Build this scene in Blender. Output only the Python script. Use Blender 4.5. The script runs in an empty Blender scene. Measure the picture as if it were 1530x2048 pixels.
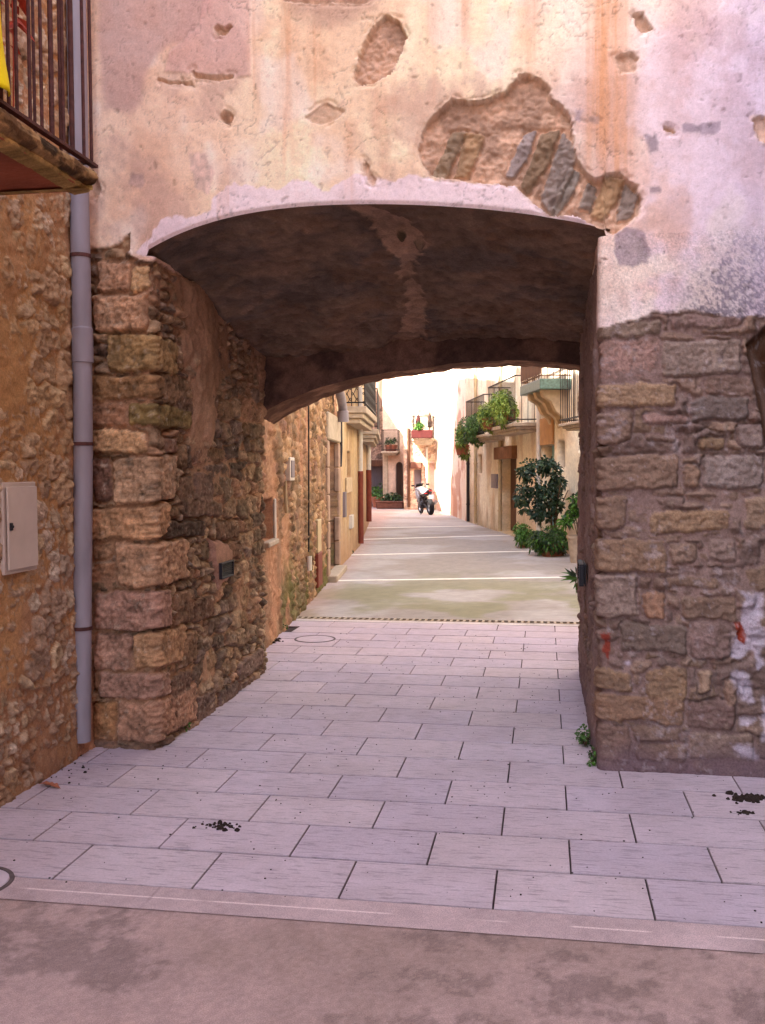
import bpy, math, random
import numpy as np
from mathutils import Vector, Matrix
R_=math.radians
scene=bpy.context.scene
COL=scene.collection
# ------------------------------------------------------------------ camera
F,PIT,YAW,ROL=1954.9,.0424,-.1643,-.0052      # focal in photo pixels, pitch, yaw, roll
CH=1.70
def cam_axes():
    cp,sp=math.cos(PIT),math.sin(PIT);cy,sy=math.cos(YAW),math.sin(YAW);cr,sr=math.cos(ROL),math.sin(ROL)
    f=np.array([sy*cp,cy*cp,-sp]);rt=np.array([cy,-sy,0.]);up=np.cross(rt,f)
    return cr*rt+sr*up,-sr*rt+cr*up,f
RT,UP,FW=cam_axes()
EYE=np.array([0,0,CH])
cd=bpy.data.cameras.new('camera');cam=bpy.data.objects.new('camera',cd);COL.objects.link(cam)
cd.sensor_width=36;cd.lens=36*F/2048;cd.clip_end=2000;cd.clip_start=.05
cam.matrix_world=Matrix(((RT[0],UP[0],-FW[0],0),(RT[1],UP[1],-FW[1],0),(RT[2],UP[2],-FW[2],CH),(0,0,0,1)))
scene.camera=cam
# ------------------------------------------------------------------ sky and sun
SUN_EL,SUN_AZ=R_(48),R_(228)      # azimuth the light comes from, clockwise from +Y
w=bpy.data.worlds.new('World');scene.world=w;w.use_nodes=True
nt=w.node_tree;nt.nodes.clear()
sky=nt.nodes.new('ShaderNodeTexSky');sky.sky_type='NISHITA';sky.sun_disc=False
sky.sun_elevation=SUN_EL;sky.sun_rotation=SUN_AZ;sky.air_density=1;sky.dust_density=2.5;sky.ozone_density=1
hs=nt.nodes.new('ShaderNodeHueSaturation');hs.inputs['Saturation'].default_value=.56
tn=nt.nodes.new('ShaderNodeMix');tn.data_type='RGBA';tn.blend_type='MULTIPLY';tn.inputs[0].default_value=1
tn.inputs[7].default_value=(.975,.975,1.07,1)
bg=nt.nodes.new('ShaderNodeBackground');bg.inputs[1].default_value=.15
wo=nt.nodes.new('ShaderNodeOutputWorld')
nt.links.new(sky.outputs[0],hs.inputs['Color']);nt.links.new(hs.outputs[0],tn.inputs[6])
nt.links.new(tn.outputs[2],bg.inputs[0]);nt.links.new(bg.outputs[0],wo.inputs[0])
sl=bpy.data.lights.new('sun','SUN');sl.energy=4.6;sl.angle=R_(.5);sl.color=(1,.93,.82)
so=bpy.data.objects.new('sun',sl);COL.objects.link(so)
sd=Vector((math.sin(SUN_AZ)*math.cos(SUN_EL),math.cos(SUN_AZ)*math.cos(SUN_EL),math.sin(SUN_EL)))
so.rotation_euler=sd.to_track_quat('Z','Y').to_euler()
vs=scene.view_settings;vs.view_transform='Standard';vs.look='None';vs.exposure=2.8;vs.gamma=1
scene.cycles.use_denoising=True;scene.cycles.denoiser='OPENIMAGEDENOISE';scene.cycles.denoising_input_passes='RGB_ALBEDO_NORMAL';scene.cycles.denoising_prefilter='ACCURATE';scene.cycles.max_bounces=8;scene.cycles.diffuse_bounces=5
# ------------------------------------------------------------------ pixel rays (photo pixels, 1530 x 2048) to world
def ray(x,y):
    d=FW+RT*(x-765)/F+UP*(1024-y)/F
    return d
def on(x,y,ax,val):
    d=ray(x,y);i='xyz'.index(ax);t=(val-EYE[i])/d[i];return EYE+t*d
def gnd(x,y,z=0.):return on(x,y,'z',z)
class VP:
    """vertical plane through two ground points; s runs from a to b, off is towards the street"""
    def __init__(s,a,b,flip=1):
        s.a=np.array([a[0],a[1],0.]);d=np.array([b[0]-a[0],b[1]-a[1],0.]);s.L=np.linalg.norm(d);s.d=d/s.L
        s.n=np.array([s.d[1],-s.d[0],0.])*flip
    def px(s,x,y,off=0):
        d=ray(x,y);t=((s.a+s.n*off-EYE)@s.n)/(d@s.n);p=EYE+t*d
        return float((p-s.a)@s.d),float(p[2])
    def pt(s,u,z,off=0):return s.a+s.d*u+np.array([0,0,z])+s.n*off
# ------------------------------------------------------------------ numpy noise
_rng=np.random.RandomState(7);_P=_rng.permutation(256);_P=np.concatenate([_P,_P,_P]);_V=_rng.rand(256)
def vn(x,y,seed=0):
    x=x+seed*17.31;y=y+seed*7.77
    xi=np.floor(x).astype(int);yi=np.floor(y).astype(int);fx=x-xi;fy=y-yi
    fx=fx*fx*fx*(fx*(fx*6-15)+10);fy=fy*fy*fy*(fy*(fy*6-15)+10)
    h=lambda a,b:_V[_P[(_P[a&255]+b)&255]]
    a=h(xi,yi);b=h(xi+1,yi);c=h(xi,yi+1);d=h(xi+1,yi+1)
    return a+(b-a)*fx+(c-a)*fy+(a-b-c+d)*fx*fy
def fbm(x,y,o=4,seed=0,g=.5):
    r=0;a=1;t=0
    for i in range(o):
        r=r+a*vn(x*2**i,y*2**i,seed+i*3);t+=a;a*=g
    return r/t-.5
def ss(a,b,x):
    t=np.clip((x-a)/(b-a),0,1);return t*t*(3-2*t)
def hsh(a,b,s):
    v=np.sin(a*127.1+b*311.7+s*74.7)*43758.5453;return v-np.floor(v)
def cells(u,v,cw,ch,seed=0,p=3.,jit=.6,warp=.25):
    """blocky irregular cells: returns edge distance (m), hash, local dx, dy"""
    m=min(cw,ch)
    uu=u+fbm(u/m*.8,v/m*.8,3,seed+11)*m*warp*2;vv=v+fbm(u/m*.7,v/m*.7,3,seed+12)*m*warp*2+fbm(u/cw*.3,v/ch*.3,2,seed+5)*ch*1.2
    gy=vv/ch;j0=np.floor(gy)
    F1=np.full(u.shape,9.);F2=F1.copy();A=F1*0;B=F1*0;DX=F1*0;DY=F1*0
    for dj in (-1,0,1):
        j=j0+dj
        off=hsh(j,3.,seed)
        gx=uu/cw+off;i0=np.floor(gx)
        for di in (-1,0,1,):
            i=i0+di
            sx=i+.5+(hsh(i,j,seed+1)-.5)*jit;sy=j+.5+(hsh(i,j,seed+2)-.5)*jit*.7
            sc=.75+.6*hsh(i,j,seed+4)
            dx=gx-sx;dy=gy-sy
            d=(np.abs(dx/1.)**p+np.abs(dy*1.)**p)**(1/p)/sc
            nf=d<F1
            F2=np.where(nf,F1,np.minimum(F2,d))
            F1=np.where(nf,d,F1);A=np.where(nf,i,A);B=np.where(nf,j,B);DX=np.where(nf,dx,DX);DY=np.where(nf,dy,DY)
    return (F2-F1)*.5*m,hsh(A,B,seed+8),hsh(A,B,seed+9),DX,DY
def poly_sd(u,v,P,grow=0.):
    """signed distance, positive inside"""
    P=np.asarray(P,float);best=np.full(u.shape,1e9);ins=np.zeros(u.shape,bool)
    n=len(P)
    for i in range(n):
        a=P[i];b=P[(i+1)%n];e=b-a
        t=np.clip(((u-a[0])*e[0]+(v-a[1])*e[1])/(e@e+1e-12),0,1)
        d=(u-a[0]-t*e[0])**2+(v-a[1]-t*e[1])**2;best=np.minimum(best,d)
        c=((a[1]>v)!=(b[1]>v))
        with np.errstate(all='ignore'):
            c&=(u<(b[0]-a[0])*(v-a[1])/(b[1]-a[1]+1e-12)+a[0])
        ins^=c
    return np.where(ins,1,-1)*np.sqrt(best)+grow
def lin(c):
    c=np.asarray(c,float)/255.
    return np.where(c<.04045,c/12.92,((c+.055)/1.055)**2.4)
def mixc(a,b,t):return a*(1-t[...,None])+b*t[...,None]
def pick(pal,h):
    P=np.array([lin(c) for c in pal]);i=np.clip((h*len(P)).astype(int),0,len(P)-1);return P[i]
# ------------------------------------------------------------------ materials
def newmat(name):
    m=bpy.data.materials.new(name);m.use_nodes=True;return m,m.node_tree,m.node_tree.nodes['Principled BSDF']
def noise_mat(name,col,rough=.85,scale=8,var=.25,bump=.15,bscale=None,metal=0,col2=None,detail=6,spec=.3,stretch=None):
    m,t,b=newmat(name);N=t.nodes;L=t.links
    tc=N.new('ShaderNodeTexCoord');mp=N.new('ShaderNodeMapping');L.new(tc.outputs['Object'],mp.inputs[0])
    if stretch:mp.inputs['Scale'].default_value=stretch
    n=N.new('ShaderNodeTexNoise');n.inputs['Scale'].default_value=scale;n.inputs['Detail'].default_value=detail;L.new(mp.outputs[0],n.inputs[0])
    r=N.new('ShaderNodeMapRange');r.inputs[1].default_value=.3;r.inputs[2].default_value=.7;L.new(n.outputs[0],r.inputs[0])
    mx=N.new('ShaderNodeMix');mx.data_type='RGBA';L.new(r.outputs[0],mx.inputs[0])
    c=lin(col);a=c*(1-var);d=c*(1+var) if col2 is None else lin(col2)
    mx.inputs[6].default_value=(*a,1);mx.inputs[7].default_value=(*np.clip(d,0,.95),1)
    L.new(mx.outputs[2],b.inputs['Base Color'])
    b.inputs['Roughness'].default_value=rough;b.inputs['Metallic'].default_value=metal;b.inputs['Specular IOR Level'].default_value=spec
    if bump:
        n2=N.new('ShaderNodeTexNoise');n2.inputs['Scale'].default_value=bscale or scale*6;n2.inputs['Detail'].default_value=5;L.new(mp.outputs[0],n2.inputs[0])
        bp=N.new('ShaderNodeBump');bp.inputs['Strength'].default_value=bump;bp.inputs['Distance'].default_value=.01;L.new(n2.outputs[0],bp.inputs['Height']);L.new(bp.outputs[0],b.inputs['Normal'])
    return m
def masonry_mat(name,bscale=110,bstr=.55,dist=.006,streak=None,rough=.92,grain=.36):
    m,t,b=newmat(name);N=t.nodes;L=t.links
    tc=N.new('ShaderNodeTexCoord')
    at=N.new('ShaderNodeAttribute');at.attribute_name='Col'
    n=N.new('ShaderNodeTexNoise');n.inputs['Scale'].default_value=bscale*.7;n.inputs['Detail'].default_value=8;n.inputs['Roughness'].default_value=.8;L.new(tc.outputs['Object'],n.inputs[0])
    r=N.new('ShaderNodeMapRange');r.inputs[1].default_value=.32;r.inputs[2].default_value=.68;r.inputs[3].default_value=1-grain;r.inputs[4].default_value=1+grain*.9;L.new(n.outputs[0],r.inputs[0])
    mx=N.new('ShaderNodeVectorMath');mx.operation='SCALE';L.new(at.outputs['Color'],mx.inputs[0]);L.new(r.outputs[0],mx.inputs['Scale'])
    last=mx.outputs[0]
    if streak:
        mp=N.new('ShaderNodeMapping');mp.inputs['Scale'].default_value=streak;L.new(tc.outputs['Object'],mp.inputs[0])
        n3=N.new('ShaderNodeTexNoise');n3.inputs['Scale'].default_value=1;n3.inputs['Detail'].default_value=5;n3.inputs['Roughness'].default_value=.65;L.new(mp.outputs[0],n3.inputs[0])
        r3=N.new('ShaderNodeMapRange');r3.inputs[1].default_value=.53;r3.inputs[2].default_value=.64;r3.inputs[3].default_value=1.0;r3.inputs[4].default_value=.66;L.new(n3.outputs[0],r3.inputs[0])
        m2=N.new('ShaderNodeVectorMath');m2.operation='SCALE';L.new(last,m2.inputs[0]);L.new(r3.outputs[0],m2.inputs['Scale']);last=m2.outputs[0]
    L.new(last,b.inputs['Base Color']);b.inputs['Roughness'].default_value=rough;b.inputs['Specular IOR Level'].default_value=.25
    n2=N.new('ShaderNodeTexNoise');n2.inputs['Scale'].default_value=bscale;n2.inputs['Detail'].default_value=6;n2.inputs['Roughness'].default_value=.65;L.new(tc.outputs['Object'],n2.inputs[0])
    bp=N.new('ShaderNodeBump');bp.inputs['Strength'].default_value=bstr;bp.inputs['Distance'].default_value=dist;L.new(n2.outputs[0],bp.inputs['Height']);L.new(bp.outputs[0],b.inputs['Normal'])
    return m
M_STONE=masonry_mat('weathered_masonry',bstr=.8)
M_PLAS=masonry_mat('old_plaster',bscale=140,bstr=.5,dist=.004,grain=.15)
M_FAR=masonry_mat('distant_masonry',bscale=25,bstr=.4,dist=.02,grain=.22)
M_PAVE=masonry_mat('paving_stone',bscale=160,bstr=.5,dist=.003,streak=(9,62,30),rough=.75,grain=.18)
M_ROAD=masonry_mat('washed_concrete',grain=.5,bscale=300,bstr=.5,dist=.004)
M_PLAIN=noise_mat('house_body_render',(150,125,100),scale=1.5)
M_TILE=noise_mat('roof_tile_clay',(150,90,65),scale=5,var=.35)
M_PIPE=noise_mat('grey_pvc_pipe',(146,138,146),rough=.5,scale=9,var=.16,bump=.05,spec=.45,stretch=(1,1,.25))
M_RUST=noise_mat('rusty_iron',(82,48,44),rough=.7,scale=30,var=.35,bump=.3)
M_IRON=noise_mat('dark_iron',(40,34,36),rough=.55,scale=30,var=.3,bump=.1)
M_CAB=noise_mat('cream_painted_metal',(204,188,176),rough=.5,scale=7,var=.08,bump=.04)
M_YEL=noise_mat('yellow_cloth',(250,225,20),rough=.8,scale=12,var=.06,bump=.2)
M_REDLEAF=noise_mat('red_autumn_leaf',(165,62,40),rough=.6,scale=20,var=.3,bump=0)
M_VENT=noise_mat('dark_vent_metal',(34,32,38),rough=.6,scale=20,var=.3,bump=.1)
M_WOOD=noise_mat('brown_painted_wood',(92,60,42),rough=.6,scale=5,var=.35,stretch=(6,6,.6),bump=.2)
M_DARKWOOD=noise_mat('dark_old_wood',(58,38,26),rough=.75,scale=5,var=.35,stretch=(6,6,.6),bump=.3)
M_TURQ=noise_mat('turquoise_door_paint',(120,160,165),rough=.5,scale=4,var=.12,bump=.05)
M_WHITE=noise_mat('white_plastic',(205,198,188),rough=.5,scale=9,var=.08,bump=.04)
M_BEIGE=noise_mat('beige_conduit',(185,165,130),rough=.6,scale=9,var=.12,bump=.06)
M_REDPIPE=noise_mat('oxide_red_iron_pipe',(122,58,44),rough=.55,scale=12,var=.15,bump=.1)
M_GREYPAINT=noise_mat('grey_steel_door',(122,112,118),rough=.6,scale=3,var=.08,bump=.05)
M_TERRA=noise_mat('terracotta_pot',(160,98,74),rough=.75,scale=12,var=.15,bump=.15)
M_GLASS=noise_mat('dark_window_glass',(40,42,46),rough=.15,scale=3,var=.2,bump=0,spec=.6)
M_SOIL=noise_mat('dark_soil',(48,36,30),rough=.95,scale=60,var=.4,bump=.4)
M_TILEGREEN=noise_mat('glazed_green_tile',(66,92,84),rough=.35,scale=22,var=.45,bump=.1,spec=.5)
M_CORBEL=noise_mat('carved_limestone',(196,172,140),rough=.85,scale=9,var=.2,bump=.3)
M_TANBOARD=noise_mat('tan_board',(180,136,92),rough=.8,scale=6,var=.14,bump=.1)
M_GLAZEW=noise_mat('weathered_stone_trim',(176,160,140),rough=.85,scale=10,var=.2,bump=.3)
M_LEAF=[noise_mat('leaf_dark',(44,66,40),rough=.5,scale=9,var=.35,bump=0,spec=.4),noise_mat('leaf_mid',(72,104,44),rough=.5,scale=9,var=.3,bump=0,spec=.4),
        noise_mat('leaf_bright',(128,150,58),rough=.5,scale=9,var=.25,bump=0,spec=.4),noise_mat('leaf_blue',(50,74,60),rough=.45,scale=9,var=.35,bump=0,spec=.45),
        noise_mat('leaf_fresh',(74,120,38),rough=.5,scale=9,var=.3,bump=0,spec=.4)]
M_BARK=noise_mat('plant_stem_bark',(94,72,54),rough=.9,scale=30,var=.3,bump=.3)
# ------------------------------------------------------------------ object helpers
def tag(o,label=None,cat=None,group=None,kind=None):
    if label:o['label']=label
    if cat:o['category']=cat
    if group:o['group']=group
    if kind:o['kind']=kind
    return o
def empty(name,loc=(0,0,0),label=None,cat=None,group=None,rz=0):
    o=bpy.data.objects.new(name,None);COL.objects.link(o);o.location=loc;o.rotation_euler=(0,0,rz);o.empty_display_size=.1
    return tag(o,label,cat,group)
def link(name,me,mat,parent=None):
    o=bpy.data.objects.new(name,me);COL.objects.link(o)
    if parent is not None:o.parent=parent;o.matrix_parent_inverse=Matrix.Identity(4)
    if mat is not None and len(me.materials)==0:
        me.materials.append(mat)
    return o
def wparent(o,parent):
    """parent in world space: parent's location subtracted (parents are unrotated here)"""
    o.parent=parent;o.matrix_parent_inverse=Matrix.Translation(-Vector(parent.location));return o
def grid_mesh(name,P,C,mat,parent=None,keep=None,smooth=True,flip=False):
    ny,nx=P.shape[:2]
    idx=np.arange(ny*nx).reshape(ny,nx)
    q=np.stack([idx[:-1,:-1],idx[:-1,1:],idx[1:,1:],idx[1:,:-1]],-1)
    if keep is not None:q=q[keep]
    q=q.reshape(-1,4)
    if flip:q=q[:,::-1]
    me=bpy.data.meshes.new(name)
    me.vertices.add(ny*nx);me.vertices.foreach_set('co',P.reshape(-1).astype(np.float32))
    me.loops.add(len(q)*4);me.loops.foreach_set('vertex_index',q.reshape(-1).astype(np.int32))
    me.polygons.add(len(q));me.polygons.foreach_set('loop_start',np.arange(0,len(q)*4,4,dtype=np.int32));me.polygons.foreach_set('loop_total',np.full(len(q),4,np.int32))
    me.update(calc_edges=True)
    if smooth:me.polygons.foreach_set('use_smooth',np.ones(len(q),bool))
    a=me.color_attributes.new('Col','FLOAT_COLOR','POINT')
    cc=np.ones((ny*nx,4),np.float32);cc[:,:3]=np.clip(C.reshape(-1,3),0,.92);a.data.foreach_set('color',cc.reshape(-1))
    me.validate()
    o=link(name,me,mat)
    if parent is not None:wparent(o,parent)
    return o
class MB:
    """collects primitives into one mesh"""
    def __init__(s):s.v=[];s.f=[];s.m=[]
    def add(s,vs,fs,mi=0):
        b=len(s.v);s.v+=[tuple(map(float,x)) for x in vs];s.f+=[tuple(b+i for i in f) for f in fs];s.m+=[mi]*len(fs);return s
    def box(s,c,d,rz=0,ch=0.,mi=0,axes=None):
        """box centre c, full dims d; ch = chamfer of the edges"""
        hx,hy,hz=[x/2 for x in d]
        if axes is None:
            cz,sz=math.cos(rz),math.sin(rz);ax=(np.array([cz,sz,0]),np.array([-sz,cz,0]),np.array([0,0,1.]))
        else:ax=axes
        ch=min(ch,hx*.9,hy*.9,hz*.9)
        c=np.array(c,float)
        if ch<=0:
            V=[c+ax[0]*x+ax[1]*y+ax[2]*z for z in(-hz,hz) for (x,y) in((-hx,-hy),(hx,-hy),(hx,hy),(-hx,hy))]
            return s.add(V,[(0,3,2,1),(4,5,6,7),(0,1,5,4),(1,2,6,5),(2,3,7,6),(3,0,4,7)],mi)
        V=[]
        for z,k in((-hz,ch),(-hz+ch,0),(hz-ch,0),(hz,ch)):
            a,b=hx-k,hy-k
            e=ch if k==0 else ch*.0
            pts=[(-a+e,-b),(a-e,-b),(a,-b+e),(a,b-e),(a-e,b),(-a+e,b),(-a,b-e),(-a,-b+e)] if k==0 else [(-a,-b),(a,-b),(a,-b),(a,b),(a,b),(-a,b),(-a,b),(-a,-b)]
            V+=[c+ax[0]*x+ax[1]*y+ax[2]*z for x,y in pts]
        Fs=[(7,6,5,4,3,2,1,0),(24,25,26,27,28,29,30,31)]
        for r in range(3):
            for i in range(8):
                j=(i+1)%8;Fs.append((r*8+i,r*8+j,(r+1)*8+j,(r+1)*8+i))
        return s.add(V,Fs,mi)
    def tube(s,pts,r,n=10,cap=True,mi=0):
        pts=[np.array(p,float) for p in pts];k=len(pts);rs=r if hasattr(r,'__len__') else [r]*k
        V=[];u=None
        for i,p in enumerate(pts):
            t=(pts[min(i+1,k-1)]-pts[max(i-1,0)]);t=t/(np.linalg.norm(t)+1e-12)
            if u is None:
                a=np.array([0,0,1.]) if abs(t[2])<.9 else np.array([1.,0,0]);u=np.cross(t,a)
            u=u-t*(u@t);u/=np.linalg.norm(u)+1e-12;w_=np.cross(t,u)
            V+=[p+rs[i]*(u*math.cos(2*math.pi*j/n)+w_*math.sin(2*math.pi*j/n)) for j in range(n)]
        Fs=[(i*n+j,i*n+(j+1)%n,(i+1)*n+(j+1)%n,(i+1)*n+j) for i in range(k-1) for j in range(n)]
        if cap:Fs+=[tuple(range(n-1,-1,-1)),tuple((k-1)*n+j for j in range(n))]
        return s.add(V,Fs,mi)
    def lathe(s,c,prof,n=20,mi=0,axis=None):
        """profile of (r,z)"""
        c=np.array(c,float);V=[]
        X,Y,Z=(np.eye(3) if axis is None else axis)
        for r,z in prof:V+=[c+X*r*math.cos(2*math.pi*j/n)+Y*r*math.sin(2*math.pi*j/n)+Z*z for j in range(n)]
        Fs=[(i*n+j,i*n+(j+1)%n,(i+1)*n+(j+1)%n,(i+1)*n+j) for i in range(len(prof)-1) for j in range(n)]
        return s.add(V,Fs,mi)
    def prism(s,poly,d,mi=0):
        """poly: list of 3D pts, extruded by vector d"""
        n=len(poly);d=np.array(d,float);P=[np.array(p,float) for p in poly]
        V=P+[p+d for p in P]
        return s.add(V,[tuple(range(n-1,-1,-1)),tuple(range(n,2*n))]+[(i,(i+1)%n,n+(i+1)%n,n+i) for i in range(n)],mi)
    def build(s,name,mat,parent=None,smooth=False,local=False):
        me=bpy.data.meshes.new(name);me.from_pydata(s.v,[],s.f)
        mats=mat if isinstance(mat,(list,tuple)) else [mat]
        for m in mats:me.materials.append(m)
        if len(mats)>1:me.polygons.foreach_set('material_index',np.array(s.m,np.int32))
        import bmesh
        bm=bmesh.new();bm.from_mesh(me);bmesh.ops.recalc_face_normals(bm,faces=bm.faces);bm.to_mesh(me);bm.free()
        if smooth:
            me.polygons.foreach_set('use_smooth',np.ones(len(me.polygons),bool))
            try:me.set_sharp_from_angle(angle=R_(40))
            except Exception:pass
        me.update()
        o=link(name,me,None)
        if parent is not None:
            if local:o.parent=parent
            else:wparent(o,parent)
        return o
rnd=random.Random(11)
def leaf(mb,p,d,nrm,L,W,mi=0,droop=.2):
    d=d/(np.linalg.norm(d)+1e-9);s=np.cross(d,nrm);s/=np.linalg.norm(s)+1e-9;n=np.cross(s,d)
    a=p;b=p+d*L*.45+s*W/2+n*.06*L;c=p+d*L-np.array([0,0,droop*L]);e=p+d*L*.45-s*W/2+n*.06*L;m_=p+d*L*.5
    mb.add([a,b,c,e,m_],[(0,1,4),(1,2,4),(2,3,4),(3,0,4)],mi)
def blob_leaves(mb,c,rad,n,L,W,mis=(0,),seed=1,droop=.3,clumps=10,up=.3):
    rg=np.random.RandomState(seed);c=np.array(c,float);rad=np.array(rad,float)
    cc=[]
    for i in range(clumps):
        v=rg.randn(3);v/=np.linalg.norm(v);cc.append((c+rad*v*rg.uniform(.25,.78),rg.uniform(.28,.5),rg.choice(mis)))
    for i in range(n):
        k=cc[rg.randint(len(cc))];v=rg.randn(3);v/=np.linalg.norm(v)
        p=k[0]+rad*v*k[1]*rg.uniform(.45,1)**.6
        d=v+rg.randn(3)*.5+np.array([0,0,up]);nr=rg.randn(3)+np.array([0,0,1.])
        mi=k[2] if rg.rand()<.7 else rg.choice(mis)
        s=rg.uniform(.65,1.3);leaf(mb,p,d,nr,L*s,W*s,mi,droop)
#==STRUCTURE==
# ------------------------------------------------------------------ masonry fields
YF=5.60; XL=-2.335; XR=.325; YR=7.92; YB=8.37; XW=-2.745; XE=1.23   # facade plane, passage sides, rear arch, back, left and right house walls
ZS=2.985
def fp(x,y):
    p=on(x,y,'y',YF);return float(p[0]),float(p[2])
def fpl(L):return [fp(*p) for p in L]
ARPX=[(284,510),(300,500),(400,454),(500,428),(600,415),(740,410),(860,412),(950,418),(1040,428),(1110,439),(1190,453),(1222,462)]
_ar=np.array(fpl(ARPX))
_pf=np.polyfit(_ar[:,0],_ar[:,1],5)
def arch(x):return np.polyval(_pf,np.clip(x,_ar[0,0],_ar[-1,0]))
# left stones: pixel boxes (facade part left of the corner at x=corner px, jamb part right of it)
def ju(px,py):   # left jamb pixel -> unrolled u
    p=on(px,py,'x',XL);return XL+float(p[1])-YF,float(p[2])
def ju_r(px,py):
    p=on(px,py,'x',XR);return XR-(float(p[1])-YF),float(p[2])
def zc(y,x=305):return fp(x,y)[1]
LEFT=[]
def Lst(x0,x1,y0,y1,c,H=.03,r=.025):
    u0=fp(x0,(y0+y1)/2)[0];u1=fp(x1,(y0+y1)/2)[0] if x1<302 else ju(x1,(y0+y1)/2)[0]
    LEFT.append((u0,u1,zc(y1),zc(y0),c,H,r))
for a in [(186,296,586,664,(176,134,104)),(214,345,670,742,(150,118,80)),(186,318,748,798,(140,104,72)),(258,372,806,852,(124,100,62)),
          (186,256,802,852,(150,108,82)),(188,298,858,904,(184,142,104)),(230,342,910,1003,(176,138,108)),(187,226,910,1003,(112,80,66),.01),
          (187,330,1010,1078,(182,136,100)),(236,366,1084,1174,(172,130,100)),(187,232,1084,1120,(150,112,84),.015),(190,332,1182,1262,(156,116,98)),
          (268,362,1266,1340,(168,126,92)),(190,264,1268,1342,(160,120,100),.02),(200,330,1346,1398,(150,112,94)),(240,384,1402,1484,(158,116,92)),(188,238,1404,1484,(158,112,76),.02),
          (196,262,520,582,(170,128,100),.02),(264,300,530,582,(190,150,110),.02),(345,392,740,806,(130,100,74),.02),(395,428,760,818,(112,84,66),.02)]:Lst(*a)
# jamb stones (left passage wall)
def Js(x0,x1,y0,y1,c,H=.025,r=.03):
    cy=(y0+y1)/2;u0,z=ju(x0,cy);u1,_=ju(x1,cy)
    xm=(x0+x1)/2;LEFT.append((u0,u1,ju(xm,y1)[1],ju(xm,y0)[1],c,H,r))
for a in [(322,346,872,906,(120,88,70)),(377,396,892,928,(118,86,68)),(405,432,894,926,(120,90,66)),(350,378,950,1010,(124,94,72)),(382,418,945,1005,(118,90,74)),
          (444,470,888,918,(92,72,60)),(470,486,920,938,(86,66,54)),(312,352,1012,1036,(122,92,66)),(356,436,1000,1034,(116,88,70)),(318,400,1040,1075,(84,64,50),.03),
          (426,470,1040,1080,(110,80,60)),(435,475,1085,1120,(116,82,62)),(340,380,1180,1250,(120,88,66)),(380,420,1196,1240,(104,74,56)),(330,372,1345,1400,(112,82,66)),(385,422,1385,1440,(110,84,72)),
          (430,470,1370,1420,(92,72,62)),(470,520,1310,1350,(116,90,78)),(350,385,1265,1330,(126,94,70))]:Js(*a)
RIGHT=[]
def c7(x,y):return 1150+x/3.724,550+y/3.724
def c8(x,y):return 1150+x/3.413,1050+y/3.413
def Rst(cf,x0,y0,x1,y1,c,H=.028,r=.022):
    ax,ay=cf(x0,y0);bx,by=cf(x1,y1);cy=(ay+by)/2
    u0=fp(ax,cy)[0] if x0>230 else XR-.12;u1=fp(bx,cy)[0]
    RIGHT.append((u0,u1,fp((ax+bx)/2,by)[1],fp((ax+bx)/2,ay)[1],c,H,r))
for a in [(c7,225,480,620,780,(160,122,116),.012),(c7,640,480,1225,745,(140,124,118)),(c7,225,805,755,990,(160,128,96)),(c7,855,905,1300,1080,(84,86,92),.02),
          (c7,225,1015,430,1255,(124,98,84)),(c7,225,1335,770,1595,(132,104,86)),(c7,800,1400,940,1590,(150,118,96)),(c7,960,1345,1405,1590,(136,124,124)),
          (c7,225,1640,390,1890,(132,104,84)),(c7,555,1745,1160,1920,(158,124,90)),(c7,1260,1645,1420,1900,(144,118,96)),(c7,930,1190,1110,1300,(140,112,76),.02),(c7,1200,1110,1415,1290,(132,116,116),.02),
          (c7,230,360,640,470,(120,104,92),.02),(c7,680,300,1240,400,(120,96,98),.02),(c7,500,1030,850,1100,(150,116,112),.012),(c7,520,1190,760,1240,(128,104,96),.012),
          (c8,175,85,635,318,(142,110,82)),(c8,645,112,825,262,(138,112,96)),(c8,905,105,1110,252,(128,108,104)),(c8,165,335,438,622,(152,132,124)),(c8,472,442,618,630,(160,114,86)),
          (c8,735,485,1115,640,(112,88,72)),(c8,622,342,980,428,(130,102,82),.02),(c8,300,665,768,872,(88,82,78)),(c8,785,655,1060,908,(134,108,108)),
          (c8,165,985,398,1130,(134,104,72)),(c8,482,965,758,1190,(144,112,78)),(c8,830,975,930,1150,(184,150,124)),(c8,1012,1045,1098,1230,(150,118,100)),(c8,172,1155,750,1350,(136,100,72)),
          (c8,760,1190,1090,1380,(104,78,80)),(c8,172,1362,375,1605,(112,84,76),.02),(c8,392,1372,728,1478,(112,90,78)),(c8,402,1486,775,1618,(128,100,78)),(c8,785,1402,1215,1600,(138,116,104))]:Rst(*a)
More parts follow.
